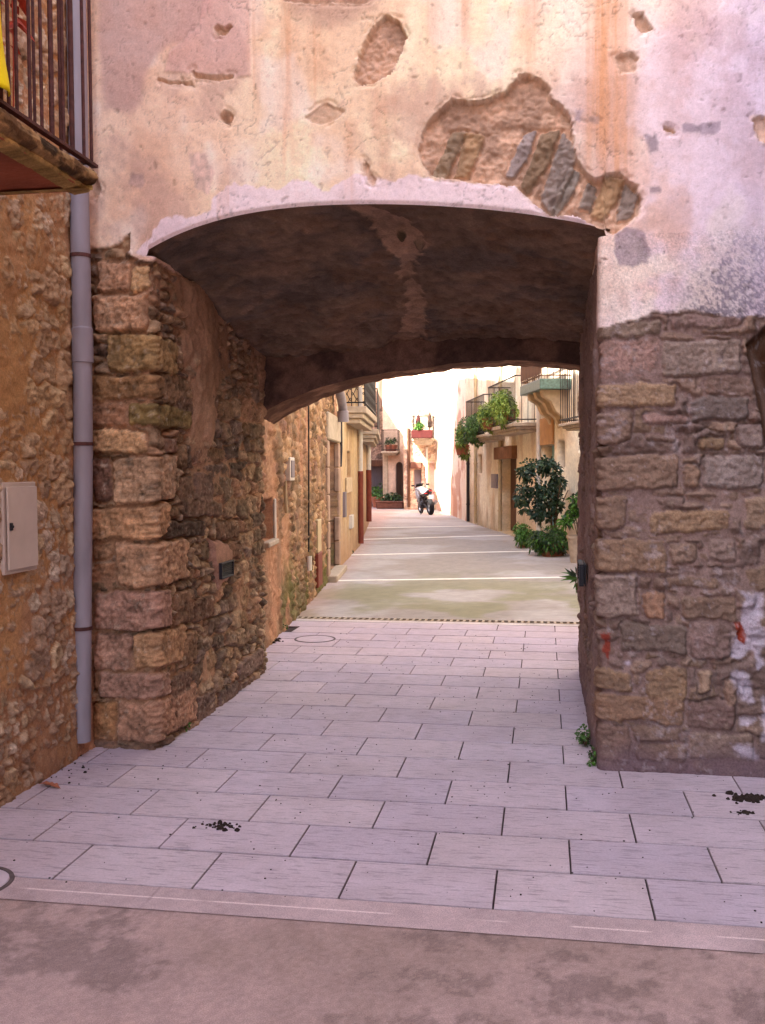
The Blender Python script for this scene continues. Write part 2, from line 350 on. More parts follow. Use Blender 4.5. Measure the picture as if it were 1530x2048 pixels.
def stones_field(u,z,lst,seed):
    k_=np.array([1.0,1.01,.99]) if seed==3 else np.array([.98,1.0,.97]);best=np.full(u.shape,-1.);C=np.zeros(u.shape+(3,));H=np.zeros(u.shape)
    wu=u+fbm(u*9,z*9,3,seed+41)*.04+fbm(u*32,z*32,3,seed+43)*.016;wz=z+fbm(u*9,z*9,3,seed+42)*.04+fbm(u*32,z*32,3,seed+44)*.016
    rg=np.random.RandomState(seed)
    for (a,b,c,d,col,h,r) in lst:
        tl=rg.uniform(-.05,.05)
        cx=(a+b)/2;cz=(c+d)/2
        m=(np.abs(u-cx)<(b-a)/2+.1)&(np.abs(z-cz)<(d-c)/2+.1)
        if not m.any():continue
        x=np.abs(wu[m]-cx+(wz[m]-cz)*tl)-(b-a)/2+r+.004;y=np.abs(wz[m]-cz+(wu[m]-cx)*tl)-(d-c)/2+r+.004
        sd=r-(np.hypot(np.maximum(x,0),np.maximum(y,0))+np.minimum(np.maximum(x,y),0))
        k=sd>best[m];bb=best[m];bb[k]=sd[k];best[m]=bb
        cc=C[m];cc[k]=lin(col)*k_*1.25;C[m]=cc
        hh=H[m];hh[k]=h;H[m]=hh
    return best,C,H
PAL_P=[(156,124,96),(138,108,84),(126,100,76),(148,114,84),(172,138,106),(114,90,72),(134,108,90),(162,120,90)]
PAL_R=[(136,110,96),(120,96,88),(150,122,104),(112,92,88),(128,104,82),(104,88,88)]
def masonry(u,z,seed,lst,pal,mort,cw=.20,ch=.105,flush=0.,p=3.,dark=1.,mort2=None,H0=.03,jag=1.,mv=.055):
    e,h1,h2,dx,dy=cells(u,z,cw,ch,seed,p)
    e2,g1,g2,_,_=cells(u,z,cw*.5,ch*.55,seed+31,p)
    sm=fbm(u*1.6,z*1.6,2,seed+50)>.10
    e=np.where(sm,e2,e);h1=np.where(sm,g1,h1);h2=np.where(sm,g2,h2)
    e=e+fbm(u*45,z*45,3,seed+65)*.010
    n1=fbm(u*14,z*14,5,seed+60,.6);n2=fbm(u*60,z*60,3,seed+61,.6);ns=fbm(u*7,z*30,4,seed+62,.6)
    cs=pick(pal,h1);H=H0*(.45+.9*h2)
    hs=H*ss(.001,.016,e)+dx*.025*(h2-.5)*2+dy*.025*(h1-.5)*2
    hs=np.where(e>.003,hs,hs-.02)
    n1=fbm(u*14,z*14,5,seed+60,.6);rdg=.12-np.abs(fbm(u*9+n1*.8,z*15,5,seed+64,.6))
    if lst:
        b,C,Hm=stones_field(u,z,lst,seed)
        m=b>-.012
        hm=Hm*1.0*ss(-.002,.010,b)+.009+n2*.008-n1*.012-jag*rdg*.042-ns*.004
        hs=np.where(m,np.where(b>0,hm,-.03),hs);cs=np.where((b>0)[...,None],C,cs)
    rdg=.12-np.abs(fbm(u*9+n1*.8,z*15,5,seed+64,.6));hs=hs+n1*.022+n2*.011+ns*.013+jag*rdg*.045+jag*(.1-np.abs(fbm(u*26,z*32,3,seed+67)))*.035
    cs=mixc(cs,lin((206,184,160)),ss(.16,.30,fbm(u*24,z*24,5,seed+66,.65))*.4);cs=cs*(1+n1*1.1+ns*1.0+n2*1.0)[...,None]*(1+.25*fbm(u*40,z*40,3,seed+63))[...,None]
    mm=fbm(u*2.3,z*2.3,4,seed+70)
    hm_=-.018+flush+mm*mv+fbm(u*22,z*22,4,seed+71)*.02+(.1-np.abs(fbm(u*6,z*9,4,seed+74)))*.02*jag
    cm=lin(mort)*(1+n1*.5+fbm(u*50,z*50,2,seed+72)*.35)[...,None]
    if mort2 is not None:cm=mixc(cm,lin(mort2)*(1+n1*.5)[...,None],ss(-.05,.12,fbm(u*1.8,z*1.8,3,seed+73)))
    t=ss(-.003,.003,hm_-hs)
    return np.maximum(hs,hm_),mixc(cs,cm,t)*dark
# plaster polygons on the facade (photo pixels)
PL_LOW=[(-200,-3000),(1900,-3000),(1900,650),(1530,640),(1500,634),(1480,640),(1440,636),(1400,628),(1380,622),(1340,626),(1310,622),(1300,632),(1270,640),(1240,648),(1214,656),(1150,660),(1150,520),(280,520),(268,512),(262,478),(270,462),(262,470),(240,490),(215,500),(190,498),(150,505),(-200,505)]
HOLE=[(838,300),(848,268),(856,250),(880,222),(905,200),(935,206),(960,206),(1010,188),(1040,160),(1036,153),(1075,158),(1100,180),(1100,200),(1120,212),(1140,240),(1148,300),(1165,338),(1188,362),(1215,350),(1240,350),(1270,375),(1284,400),(1278,430),(1256,452),(1225,470),(1150,433),(1100,433),(1062,405),(1030,374),(960,366),(900,360),(862,352),(845,325)]
HOLE2=[(710,160),(712,148),(725,100),(748,58),(772,36),(798,44),(813,75),(802,110),(782,152),(745,170),(720,172)]
HOLES=[(HOLE,1),(HOLE2,1),([(441,232),(452,222),(464,226),(469,240),(460,252),(446,248)],1),
       ([(431,60),(440,55),(452,60),(462,52),(470,60),(458,74),(436,78)],.8),
       ([(612,238),(640,214),(655,206),(690,226),(680,236),(650,252),(625,250)],.35),
       ([(1264,32),(1284,30),(1300,62),(1282,66),(1270,54)],.6),([(1228,118),(1262,108),(1274,122),(1270,146),(1240,150)],.5),
       ([(730,322),(738,330),(745,350),(755,362),(748,372),(736,368),(730,345)],.5),([(1500,238),(1530,236),(1545,300),(1515,282)],.5),
       ([(560,-10),(760,-10),(735,10),(640,12),(570,8)],.6),([(184,335),(200,360),(206,380),(196,400),(188,395)],.5),([(1324,254),(1346,262),(1350,270),(1326,262)],.7),
       ([(318,162),(340,172),(365,170),(390,176),(386,168),(340,166)],.5),([(385,146),(392,160),(440,166),(470,160),(470,152),(430,156),(396,152),(390,144)],.5)]
SLATE=[([(905,262),(928,262),(892,352),(864,360)],(140,122,98)),([(932,265),(966,272),(952,312),(932,350),(912,352)],(172,140,104)),([(1050,270),(1072,262),(1050,320),(1025,350),(1014,350)],(150,142,142)),
       ([(1085,266),(1116,262),(1098,318),(1056,384),(1044,374)],(128,108,84)),([(1128,268),(1148,300),(1142,345),(1104,424),(1084,396)],(134,126,122)),([(1146,336),(1160,345),(1138,395),(1106,436),(1104,420)],(130,126,120)),
       ([(1178,366),(1192,378),(1180,416),(1160,414)],(138,128,120)),([(1212,356),(1246,362),(1232,400),(1205,436),(1186,430)],(176,142,104)),([(1252,370),(1274,392),(1262,430),(1236,440)],(132,122,116))]
CEM=[([(1228,470),(1245,456),(1285,462),(1300,500),(1296,528),(1265,538),(1235,532),(1226,505)],(136,120,134)),([(1290,276),(1312,272),(1316,305),(1298,312)],(120,108,118)),
     ([(1360,252),(1400,250),(1440,248),(1438,262),(1425,274),(1365,268)],(132,118,132)),([(1296,376),(1320,374),(1320,388),(1300,390)],(120,104,112)),([(1150,220),(1165,226),(1162,250),(1148,246)],(170,150,158)),
     ([(262,345),(292,350),(296,366),(285,380),(262,372)],(176,148,140)),([(378,310),(415,308),(432,350),(420,392),(392,380)],(214,184,172)),([(1172,235),(1200,236),(1196,252),(1176,250)],(150,126,118)),([(455,175),(470,180),(465,196)],(190,160,140))]
GREYP=[(150,-200),(470,-200),(450,0),(400,70),(340,110),(320,140),(305,170),(300,215),(270,235),(240,246),(200,232),(190,0)]
PINKP=[(440,-200),(506,-200),(506,158),(470,160),(390,152),(330,150),(340,110),(400,60)]
WHITEB=[(286,506),(315,470),(345,440),(425,420),(430,400),(470,365),(520,372),(600,370),(660,380),(690,362),(760,350),(850,356),(960,366),(1030,376),(1100,410),(1200,450),(1216,470),(1100,455),(740,425),(500,445),(300,512)]
def sdp(u,z,L):return poly_sd(u,z,np.array(fpl(L)))
def plaster(u,z):
    """returns (mask distance, colour, height)"""
    n=fbm(u*6,z*6,4,201);nf=fbm(u*30,z*30,4,202);nl=fbm(u*1.3,z*1.3,3,203);ng=fbm(u*120,z*120,2,204)
    ex=ss(-2.2,1.2,u)
    base=mixc(mixc(np.broadcast_to(lin((244,212,184)),u.shape+(3,)),lin((252,234,200)),ss(-2.3,-1.2,u+nl*.6)),lin((234,214,222)),ss(-.3,.9,u+nl*.7-.15*(z-3.6)))
    # broad blotches
    base=mixc(base,lin((228,184,152)),ss(.0,.2,fbm(u*2.2,z*2.0,5,207,.6))*.5)
    base=mixc(base,lin((250,236,222)),ss(.03,.2,fbm(u*3.2,z*2.6,4,209))*.65)
    base=mixc(base,lin((196,160,146)),ss(.06,.22,fbm(u*1.9,z*1.5,6,215,.65))*.55);base=mixc(base,lin((190,150,140)),ss(.0,.2,fbm(u*3,z*2.4,6,216,.65)+.1)*ss(.55,.75,u)*ss(3.2,3.9,z)*.6);base=mixc(base,lin((170,138,126)),ss(.22,.32,fbm(u*38,z*38,4,217,.6))*.3)
    t=ss(0.,.06,sdp(u,z,GREYP)+n*.10);base=mixc(base,lin((196,160,150)),t*.8)
    t=ss(0.,.012,sdp(u,z,PINKP)+nf*.01);base=mixc(base,lin((214,172,162)),t*.6)
    t=ss(0,.012,sdp(u,z,WHITEB)+n*.10+nf*.03);base=mixc(base,lin((240,222,230)),t*.8)
    # rust run-off streaks
    for cx,w_,a,top,bot in [(1213,34,.8,-400,340),(1245,22,.5,-400,380),(575,18,.5,-400,330),(640,26,.4,40,260),(925,14,.45,-400,100),(1060,16,.4,-400,160),(770,30,.35,150,330),(455,20,.3,250,420),(860,20,.3,-100,160),(520,14,.4,0,200),(700,12,.35,240,420)]:
        x0,zt=fp(cx,top);_,zb=fp(cx,bot);ww=w_*.0029
        st=np.exp(-((u-x0+fbm(u*3,z*.8,3,int(cx))*.07)/ww)**2)*(.55+1.2*fbm(u*55,z*1.6,3,int(cx)+1)+.25)
        st=st*ss(zb-.15,zb+.25,z+fbm(u*40,z*.5,2,5)*.5)*ss(zt+.2,zt-.2,z)
        base=mixc(base,lin((218,160,116)),np.clip(st*a*1.15,0,.9))
    # mould low on the right, dark wash under the top ledge
    mo=ss(2.95,2.35,z+n*.35-.35*ss(.6,1.2,u))*ss(.35,.95,u);sp=.35*ss(-.3,.5,mo+n*1.5)+.65*ss(.02,.22,fbm(u*70,z*70,5,211,.75)+mo*.22-.12+nf*.2)
    base=mixc(base,lin((84,76,92)),np.clip(mo*sp*1.1,0,.85))
    mo2=ss(.55,1.25,u)*ss(2.2,3.1,z);base=mixc(base,lin((196,184,212)),mo2*.6)
    base=mixc(base,lin((150,120,112)),ss(.26,.32,fbm(u*45,z*45,4,214))*.2)
    led=sdp(u,z,[(545,-60),(770,-60),(760,30),(700,60),(640,55),(600,45),(560,20)]);base=mixc(base,lin((168,132,118)),ss(-.03,.06,led+n*.12)*.6)
    for L,c in CEM:
        t=ss(-.006,.012,sdp(u,z,L)+nf*.03);base=mixc(base,lin(c)*(1+nf)[...,None],t*.72)
    # cracks
    r=np.abs(fbm(u*4,z*4,4,220));r2=np.abs(fbm(u*9,z*7,4,224))
    ck=ss(.009,.0,r)*ss(.02,.12,fbm(u*1.5,z*1.5,2,221)+.05)+.7*ss(.012,.0,r2)*ss(.02,.12,fbm(u*2.5,z*2.5,2,225))
    base=base*(1-.36*np.clip(ck,0,1))[...,None]
    pit=ss(.30,.36,fbm(u*26,z*26,3,230))
    base=base*(1+n*.10+nf*.14+ng*.10)[...,None]*(1-.25*pit)[...,None]
    h=.030+nl*.016+n*.007+nf*.004+ng*.0015-ck*.003-pit*.004
    h=h+.006*ss(0,.008,sdp(u,z,PINKP))*1
    m=sdp(u,z,PL_LOW)+nf*.02+n*.03
    return m,base,h
def facade(u,z,side):
    if side==0:h,c=masonry(u,z,3,LEFT,PAL_P,(176,132,102),cw=.24,ch=.125,flush=.010+.022*ss(1.75,2.15,z+.5*fbm(u*2,z*2,3,888))*ss(XL+.12,XL+.4,u)+.03*ss(XL+.3,XL+.5,u)*ss(1.0,1.3,z)*ss(.02,.12,fbm(u*1.7,z*1.7,3,889)),mort2=(160,118,88),mv=.10)
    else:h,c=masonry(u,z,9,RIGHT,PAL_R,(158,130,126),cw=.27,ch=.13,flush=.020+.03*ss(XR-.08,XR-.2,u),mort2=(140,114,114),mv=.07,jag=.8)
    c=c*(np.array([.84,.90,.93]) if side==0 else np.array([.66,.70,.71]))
    m,pc,ph=plaster(u,z)
    nf=fbm(u*24,z*24,5,301,.75)*1.3+fbm(u*7,z*7,3,302)*.8
    # bare patches inside the plaster
    hole=np.full(u.shape,-9.)
    dep=np.zeros(u.shape)
    for L,k in HOLES:
        d=sdp(u,z,L)+nf*.018;dep=np.where(d>hole,k,dep);hole=np.maximum(hole,d)
    rh=-.012+fbm(u*11,z*14,5,310,.65)*.06+fbm(u*34,z*34,4,311,.7)*.035+(.1-np.abs(fbm(u*12,z*16,4,343)))*.012
    rc=mixc(np.broadcast_to(lin((208,172,146)),u.shape+(3,)),lin((180,148,126)),ss(-.1,.15,fbm(u*9,z*9,4,312)))*(1+fbm(u*40,z*40,4,313)*.6)[...,None]
    for L,c_ in SLATE:
        d=sdp(u,z,L)+fbm(u*30,z*30,4,314,.6)*.02+.009;t=ss(-.003,.003,d);rh=rh+t*.014-.016*np.exp(-((d+.008)/.008)**2)+t*fbm(u*20,z*8,3,316)*.02;rc=mixc(rc,.78*lin(c_)*(1+fbm(u*30,z*12,4,315)*.9)[...,None]+.22*lin((176,146,124)),t)
    t=ss(-.001,.004,hole)
    ph2=ph*(1-t)+(ph-.07*dep+ (rh+.022)*dep)*t;pc2=mixc(pc,rc,t*np.minimum(1,dep*1.6))
    tm=ss(-.001,.005,m)
    rim=np.exp(-(hole/.012)**2)*ss(-.1,.1,fbm(u*30,z*30,3,340));pc2=mixc(pc2,lin((232,206,184)),rim*.5)
    ph2=ph2-np.exp(-((hole+.012)/.010)**2)*.012*ss(-.05,.1,fbm(u*18,z*18,4,341))
    # white limewash splashes over the right stones
    if side==1:
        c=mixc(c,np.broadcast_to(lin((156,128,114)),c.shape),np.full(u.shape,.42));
        for L in ([(1478,1182),(1525,1185),(1528,1299),(1516,1331),(1501,1305),(1478,1328),(1460,1313),(1466,1255),(1487,1226)],[(1466,1331),(1507,1340),(1510,1410),(1480,1400),(1464,1370)],[(1480,1434),(1512,1436),(1505,1450),(1470,1454)],[(1455,1480),(1500,1488),(1508,1512),(1460,1512)],[(1236,1318),(1262,1316),(1262,1332),(1240,1334)],[(1515,1390),(1560,1380),(1560,1480),(1520,1480)]):
            d=sdp(u,z,L)+fbm(u*16,z*16,4,330)*.085;c=mixc(c,lin((206,196,212))*(1+nf*.5)[...,None],ss(-.01,.02,d)*.68)
        rd=sdp(u,z,[(1465,1243),(1480,1243),(1492,1268),(1490,1290),(1474,1280)]);c=mixc(c,lin((150,60,40)),ss(0,.004,rd))
        rd=sdp(u,z,[(1209,1265),(1219,1265),(1222,1300),(1216,1330),(1208,1300)]);c=mixc(c,lin((140,62,48)),ss(0,.006,rd+nf*.02))
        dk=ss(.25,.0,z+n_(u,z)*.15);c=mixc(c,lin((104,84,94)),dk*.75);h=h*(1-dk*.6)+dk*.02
        rc_=poly_sd(u,z,np.array(fpl([(1487,690),(1532,648),(1700,560),(1700,1100),(1560,980),(1530,900),(1512,800),(1494,720)])))+nf*.01;t=ss(0,.02,rc_);h=h*(1-t)-.30*ss(0,.16,rc_)-.05*t;c=mixc(c,lin((96,62,42))*(1+fbm(u*30,z*5,4,335)*.6)[...,None],t*.9)
        sl_=fbm(u*5,z*5,3,333);c=mixc(c,lin((176,164,168)),ss(.16,.30,fbm(u*26,z*26,5,334,.65)+sl_*.35)*.4)
    else:
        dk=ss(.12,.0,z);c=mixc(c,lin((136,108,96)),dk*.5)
    H=h*(1-tm)+ph2*tm;C=mixc(c,pc2,tm)
    # worn edge of plaster reads lighter
    return H,C
def n_(u,z):return fbm(u*6,z*6,3,77)
# path: list of 2D points with rounded corners -> sampled positions, normals and unrolled coordinate
def wrap(pts,step,rad,u0,du):
    """pts plan polyline, du=+1/-1 direction of u; returns pos(N,2),nrm(N,2),u(N)"""
    P=[np.array(p,float) for p in pts];S=[P[0]]
    out=[]
    for i in range(len(P)-1):
        a,b=P[i],P[i+1];d=(b-a)/np.linalg.norm(b-a)
        s=a+(d*rad if i>0 else 0);e=b-(d*rad if i<len(P)-2 else 0)
        L=np.linalg.norm(e-s);n=max(2,int(L/step[i]))
        for k in range(n):out.append(s+(e-s)*k/n)
        if i<len(P)-2:
            d2=(P[i+2]-b)/np.linalg.norm(P[i+2]-b);c0=e;c2=b+d2*rad
            for k in range(8):
                t=k/8;out.append((1-t)**2*c0+2*t*(1-t)*b+t*t*c2)
    out.append(P[-1]);Q=np.array(out)
    T=np.gradient(Q,axis=0);T/=np.linalg.norm(T,axis=1)[:,None]
    s=np.concatenate([[0],np.cumsum(np.linalg.norm(np.diff(Q,axis=0),axis=1))])
    return Q,T,u0+du*s
gate=empty('archway',(-1,YF,0),'old stone and peeling plaster gatehouse wall with low vaulted archway across the lane','archway')
# left pier (facade strip + passage wall)
def pier(pts,steps,u0,du,side,nsign,zt,zstep,name,ztop_fn=None,shade=None):
    Q,T,U=wrap(pts,steps,.03,u0,du)
    N=np.stack([T[:,1],-T[:,0]],1)*nsign
    nz=int(zt/zstep);Z=np.linspace(-.03,zt,nz)
    UU,ZZ=np.meshgrid(U,Z)
    H,C=facade(UU,ZZ,side)
    if shade is not None:C=shade(UU,ZZ,C);
    Pm=np.zeros(UU.shape+(3,));Pm[...,0]=Q[:,0][None]+N[:,0][None]*H;Pm[...,1]=Q[:,1][None]+N[:,1][None]*H;Pm[...,2]=ZZ
    return grid_mesh(name,Pm,C,M_STONE,gate)
def tone_l(u,z,C):
    # passage wall: colour made paler and slightly cooler further in
    t=ss(XL+.15,XL+.9,u)
    C=mixc(C,C*np.array([1.2,1.24,1.28]),t)
    return C
def zoom_pl(u,z):pass
pier([(XW,YF),(XL,YF),(XL,YR),(XL-.25,YR+.05)],[.008,.010,.02],XW,1,0,1,ZS,.009,'stone_pier',shade=tone_l)
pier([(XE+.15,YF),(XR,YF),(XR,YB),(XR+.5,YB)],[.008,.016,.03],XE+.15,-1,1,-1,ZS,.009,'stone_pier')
# upper facade
xs=np.concatenate([np.arange(XW,_ar[0,0],.009),np.arange(_ar[0,0],_ar[-1,0],.0085),np.arange(_ar[-1,0],XE+.15,.009),[XE+.15]])
xs=np.unique(xs);nz=170
zb=np.where((xs<XL)|(xs>XR),ZS,arch(xs))
t=np.linspace(0,1,nz)[:,None];ZT=4.46
ZZ=zb[None]+(ZT-zb[None])*t;ZZ=np.concatenate([ZZ,*[np.full((1,len(xs)),q_) for q_ in np.arange(4.5,6.65,.06)]]);UU=np.broadcast_to(xs[None],ZZ.shape)
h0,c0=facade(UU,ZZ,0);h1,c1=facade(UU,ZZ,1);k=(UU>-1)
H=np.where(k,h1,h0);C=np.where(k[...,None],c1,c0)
# lip of the arch: rounded slightly at the very edge
lip=np.maximum(ss(.0,.02,ZZ-zb[None]),((xs<XL)|(xs>XR))[None].astype(float))
Pm=np.stack([UU,YF-H*(.5+.5*lip),ZZ],-1)
UPF=Pm[0].copy()
grid_mesh('plaster_facade',Pm,C,M_PLAS,gate)
# vault
RPX=[(520,716),(577,712),(673,708),(790,688),(915,679),(1040,679),(1157,683),(1175,684)]
_rv=np.array([[on(x,y,'y',YR)[0],on(x,y,'y',YR)[2]] for x,y in RPX])
_rl=np.array([[on(x,y,'y',YR)[0],on(x,y,'y',YR)[2]] for x,y in [(528,824),(543,816),(625,780),(722,754),(843,737),(940,726),(1036,722),(1109,727),(1157,731),(1172,733)]])
def rv(x):return np.interp(x,_rv[:,0],_rv[:,1])
_rlp=np.polyfit(_rl[:,0],_rl[:,1],4)
def rl(x):return np.polyval(_rlp,x)+0*x
xv=np.linspace(XL-.03,XR+.03,300);ty=np.linspace(0,1,190)
X,Tt=np.meshgrid(xv,ty);Zf=arch(X);
bul=.02+.10*np.sin(np.pi*Tt)*0
Zv=Zf*(1-Tt)+rv(X)*Tt
Yv=YF+Tt*(YR-YF)
e,h1,h2,_,_=cells(X,Yv,.34,.055,71,3.,.7,.3)
nn=fbm(X*3,Yv*3,5,72);nf=fbm(X*18,Yv*18,4,73)
lines=ss(.004,.0,e)*ss(.45,.75,Tt+nn*.5)
hv=nn*.06+nf*.022+(.1-np.abs(fbm(X*8,Yv*14,4,80)))*.03-lines*.014
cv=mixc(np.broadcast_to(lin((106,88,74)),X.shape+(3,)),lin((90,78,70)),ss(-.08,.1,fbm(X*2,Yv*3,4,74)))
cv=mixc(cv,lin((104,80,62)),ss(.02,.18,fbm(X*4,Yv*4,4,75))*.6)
# flaked pale patch and bare hole near the crown
def vpx(x,y,zg=3.15):
    p=on(x,y,'z',zg);return float(p[0]),float(p[1])
pp=[vpx(*q) for q in [(690,430),(760,440),(840,455),(860,470),(838,500),(850,540),(858,590),(842,605),(800,592),(770,600),(740,596),(800,570),(815,530),(795,510),(800,490),(745,470),(720,450)]]
d=poly_sd(X,Yv,pp)+nf*.09+fbm(X*7,Yv*7,3,78)*.12-.01;cv=mixc(cv,lin((160,130,108)),ss(0,.02,d)*.6);hv=hv-ss(0,.02,d)*.012
for q in [(802,468),(838,474)]:
    a=vpx(*q);dd=.035-np.hypot(X-a[0],(Yv-a[1])*.8)+nf*.03;cv=mixc(cv,lin((70,58,44)),ss(0,.01,dd));hv=hv+ss(0,.03,dd)*.04
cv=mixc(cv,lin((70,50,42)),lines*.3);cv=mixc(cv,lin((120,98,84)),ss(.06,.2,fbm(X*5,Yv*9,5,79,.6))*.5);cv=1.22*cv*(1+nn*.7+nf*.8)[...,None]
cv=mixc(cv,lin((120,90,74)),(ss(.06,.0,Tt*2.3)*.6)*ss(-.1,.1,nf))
Pv=np.stack([X,Yv,Zv-hv*ss(0,.03,Tt)],-1)
fy=np.interp(xv,UPF[:,0],UPF[:,1]);fz=np.interp(xv,UPF[:,0],UPF[:,2]);Pv[0,:,1]=fy;Pv[0,:,2]=np.where((xv>XL)&(xv<XR),arch(xv),Pv[0,:,2])
grid_mesh('vault',Pv,cv,M_STONE,gate)
# rear arch: inner face, soffit, outer face
xv=np.linspace(XL-.02,XR+.02,200)
tt=np.linspace(0,1,40);X,Tt=np.meshgrid(xv,tt);Zr=rl(X)*(1-Tt)+(rv(X)+.03)*Tt
nn=fbm(X*4,Zr*4,5,81);nf=fbm(X*22,Zr*22,4,82)
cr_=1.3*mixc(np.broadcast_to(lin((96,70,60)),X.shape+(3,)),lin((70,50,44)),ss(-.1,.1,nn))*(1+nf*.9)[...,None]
edge=nn*.03*(1-Tt)
grid_mesh('rear_arch',np.stack([X,YR-nn*.03-nf*.01+.0*X,Zr+edge],-1),cr_,M_STONE,gate)
ty=np.linspace(0,1,30);X,Tt=np.meshgrid(xv,ty);ed=fbm(xv*4,rl(xv)*4,5,81)*.03
nf=fbm(X*16,Tt*8,4,83)
Zs_=rl(X)+ed[None]-nf*.02*ss(0,.1,Tt)-.05*Tt*ss(-1.2,-2.3,X)
cs_=mixc(np.broadcast_to(lin((150,116,90)),X.shape+(3,)),lin((110,80,62)),ss(-.1,.1,fbm(X*5,Tt*3,4,84)))*(1+nf*.8)[...,None]
y0=YR-fbm(xv*4,rl(xv)*4,5,81)*.03-fbm(xv*22,rl(xv)*22,4,82)*.01
jag=.03*fbm(xv*12,xv*0+3,3,85)
Ys=y0[None]*(1-Tt)+(YB+jag[None])*Tt
grid_mesh('rear_arch_soffit',np.stack([X,Ys,Zs_],-1),cs_,M_STONE,gate)
zo=np.linspace(0,1,30);X,Tt=np.meshgrid(xv,zo);Zo=(Zs_[-1])[None]*(1-Tt)+6.6*Tt
co=np.broadcast_to(lin((180,146,116)),X.shape+(3,))*(1+fbm(X*3,Zo*3,4,86))[...,None]
grid_mesh('rear_wall',np.stack([X,YB+jag[None]*(1-Tt)+.001,Zo],-1),co,M_FAR,gate)
m=MB()
m.box(((XW+XE)/2,(YF+YB)/2,6.66),(XE-XW+.6,YB-YF+.6,.12))
m.box(((XW+XE)/2,(YF+YB)/2+.02,5.0),(XE-XW-.1,YB-YF-.5,3.0))
m.box((XR+1.3,(YR+YB)/2-.1,3.3),(1.9,.5,6.6))
m.box((XL-.52,YR+.25,4.9),(.5,.6,3.4))
m.build('roof',M_TILE,gate)
# vent in the left passage wall with its smooth render surround
p=on(438,1139,'x',XL)
sur=MB();a=on(436,1072,'x',XL)[2];b=on(436,1190,'x',XL)[2];ya=on(414,1130,'x',XL)[1];yb=on(458,1130,'x',XL)[1]
X,Z=np.meshgrid(np.linspace(ya,yb,40),np.linspace(b,a,70));dd=poly_sd(X,Z,[(ya+.03,a-.02),(yb-.02,a-.1),(yb-.03,b+.12),(ya+.1,b+.02),(ya+.09,(a+b)/2)])+fbm(X*9,Z*9,3,91)*.09
cc=np.broadcast_to(lin((176,134,112)),X.shape+(3,))*(1+fbm(X*20,Z*20,4,92)*.5)[...,None]
grid_mesh('render_patch',np.stack([XL+.075*ss(-.02,.02,dd)-.03,X,Z],-1),cc,M_STONE,gate)
vy0,vy1=on(426,1139,'x',XL)[1],on(451,1139,'x',XL)[1];vz0,vz1=on(438,1155,'x',XL)[2],on(438,1123,'x',XL)[2]
def vent(root,x,sg,y0,y1,z0,z1):
    m=MB();t=.012
    for (a,b,c,d) in((y0,y1,z0,z0+t),(y0,y1,z1-t,z1),(y0,y0+t,z0+t,z1-t),(y1-t,y1,z0+t,z1-t)):m.box((x+sg*.012,(a+b)/2,(c+d)/2),(.03,b-a,d-c),ch=.002)
    m.build('vent_frame',M_VENT,root)
    m=MB();n=7
    for i in range(n):
        z=z0+t+(z1-z0-2*t)*(i+.5)/n
        m.prism([(x+sg*.02,y0+t,z-.009),(x-sg*.005,y0+t,z+.006),(x-sg*.005,y0+t,z+.010),(x+sg*.02,y0+t,z-.004)],(0,y1-y0-2*t,0))
    m.box((x-sg*.012,(y0+y1)/2,(z0+z1)/2),(.006,y1-y0-.004,z1-z0-.004))
    m.build('louvre',M_VENT,root)
v=empty('vent_grille',(XL,(vy0+vy1)/2,vz0),'small dark louvred vent set in pink render on left passage wall','vent')
vent(v,XL+.040,1,vy0,vy1,vz0,vz1)
rp0=on(1175,1140,'x',XR-.05);rp1=on(1158,1140,'x',XR-.05)
v=empty('vent_grille',(XR-.03,rp0[1],1),'dark louvred vent box sticking out of the right jamb beside lance leaved plant','vent')
vent(v,XR-.075,-1,rp0[1],rp0[1]+.35,on(1170,1160,'x',XR-.05)[2],on(1170,1118,'x',XR-.05)[2])
# ------------------------------------------------------------------ left house with its wall along the near street
lh=empty('stone_house',(XW,4,0),'tall orange rubble stone house along the left edge carrying a balcony and grey downpipe','house')
ys=np.concatenate([np.arange(5.70,3.95,-.0085),np.arange(3.93,1.,-.03),np.linspace(.9,-9,130)]);zs=np.concatenate([np.arange(-.03,4.75,.0095),np.linspace(4.9,9.85,14)])
Y,Z=np.meshgrid(ys,zs)
PAL_LH=[(202,168,130),(178,142,112),(180,142,106),(214,184,150),(186,146,108),(166,138,112),(214,178,132)]
h,c=masonry(Y,Z,21,[],PAL_LH,(200,138,84),cw=.15,ch=.15,flush=.036,p=1.8,mort2=(186,126,86),H0=.026,jag=1.5,mv=.05)
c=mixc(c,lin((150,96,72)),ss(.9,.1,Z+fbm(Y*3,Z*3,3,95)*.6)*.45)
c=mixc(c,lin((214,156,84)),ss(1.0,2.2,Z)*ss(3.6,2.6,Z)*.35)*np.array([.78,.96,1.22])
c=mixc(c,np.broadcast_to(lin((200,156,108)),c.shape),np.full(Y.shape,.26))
# crumbling sloping foot, smoother render near the corner
t=ss(5.30,5.45,Y+fbm(Y*8,Z*8,3,96)*.1);h=h*(1-.6*t);c=mixc(c,lin((196,140,104))*(1+fbm(Y*20,Z*20,4,97)*.5)[...,None],t*.75)
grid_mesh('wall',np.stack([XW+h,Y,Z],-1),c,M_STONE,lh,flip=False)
m=MB();m.box((XW-3.2,-.45,4.95),(6.2,17.5,9.85));m.build('house_body',M_PLAIN,lh)
m=MB();m.prism([(XW+.35,8.3,9.87),(XW-3.2,8.3,11.2),(XW-6.6,8.3,9.87)],(0,-17.6,0));m.build('roof',M_TILE,lh)
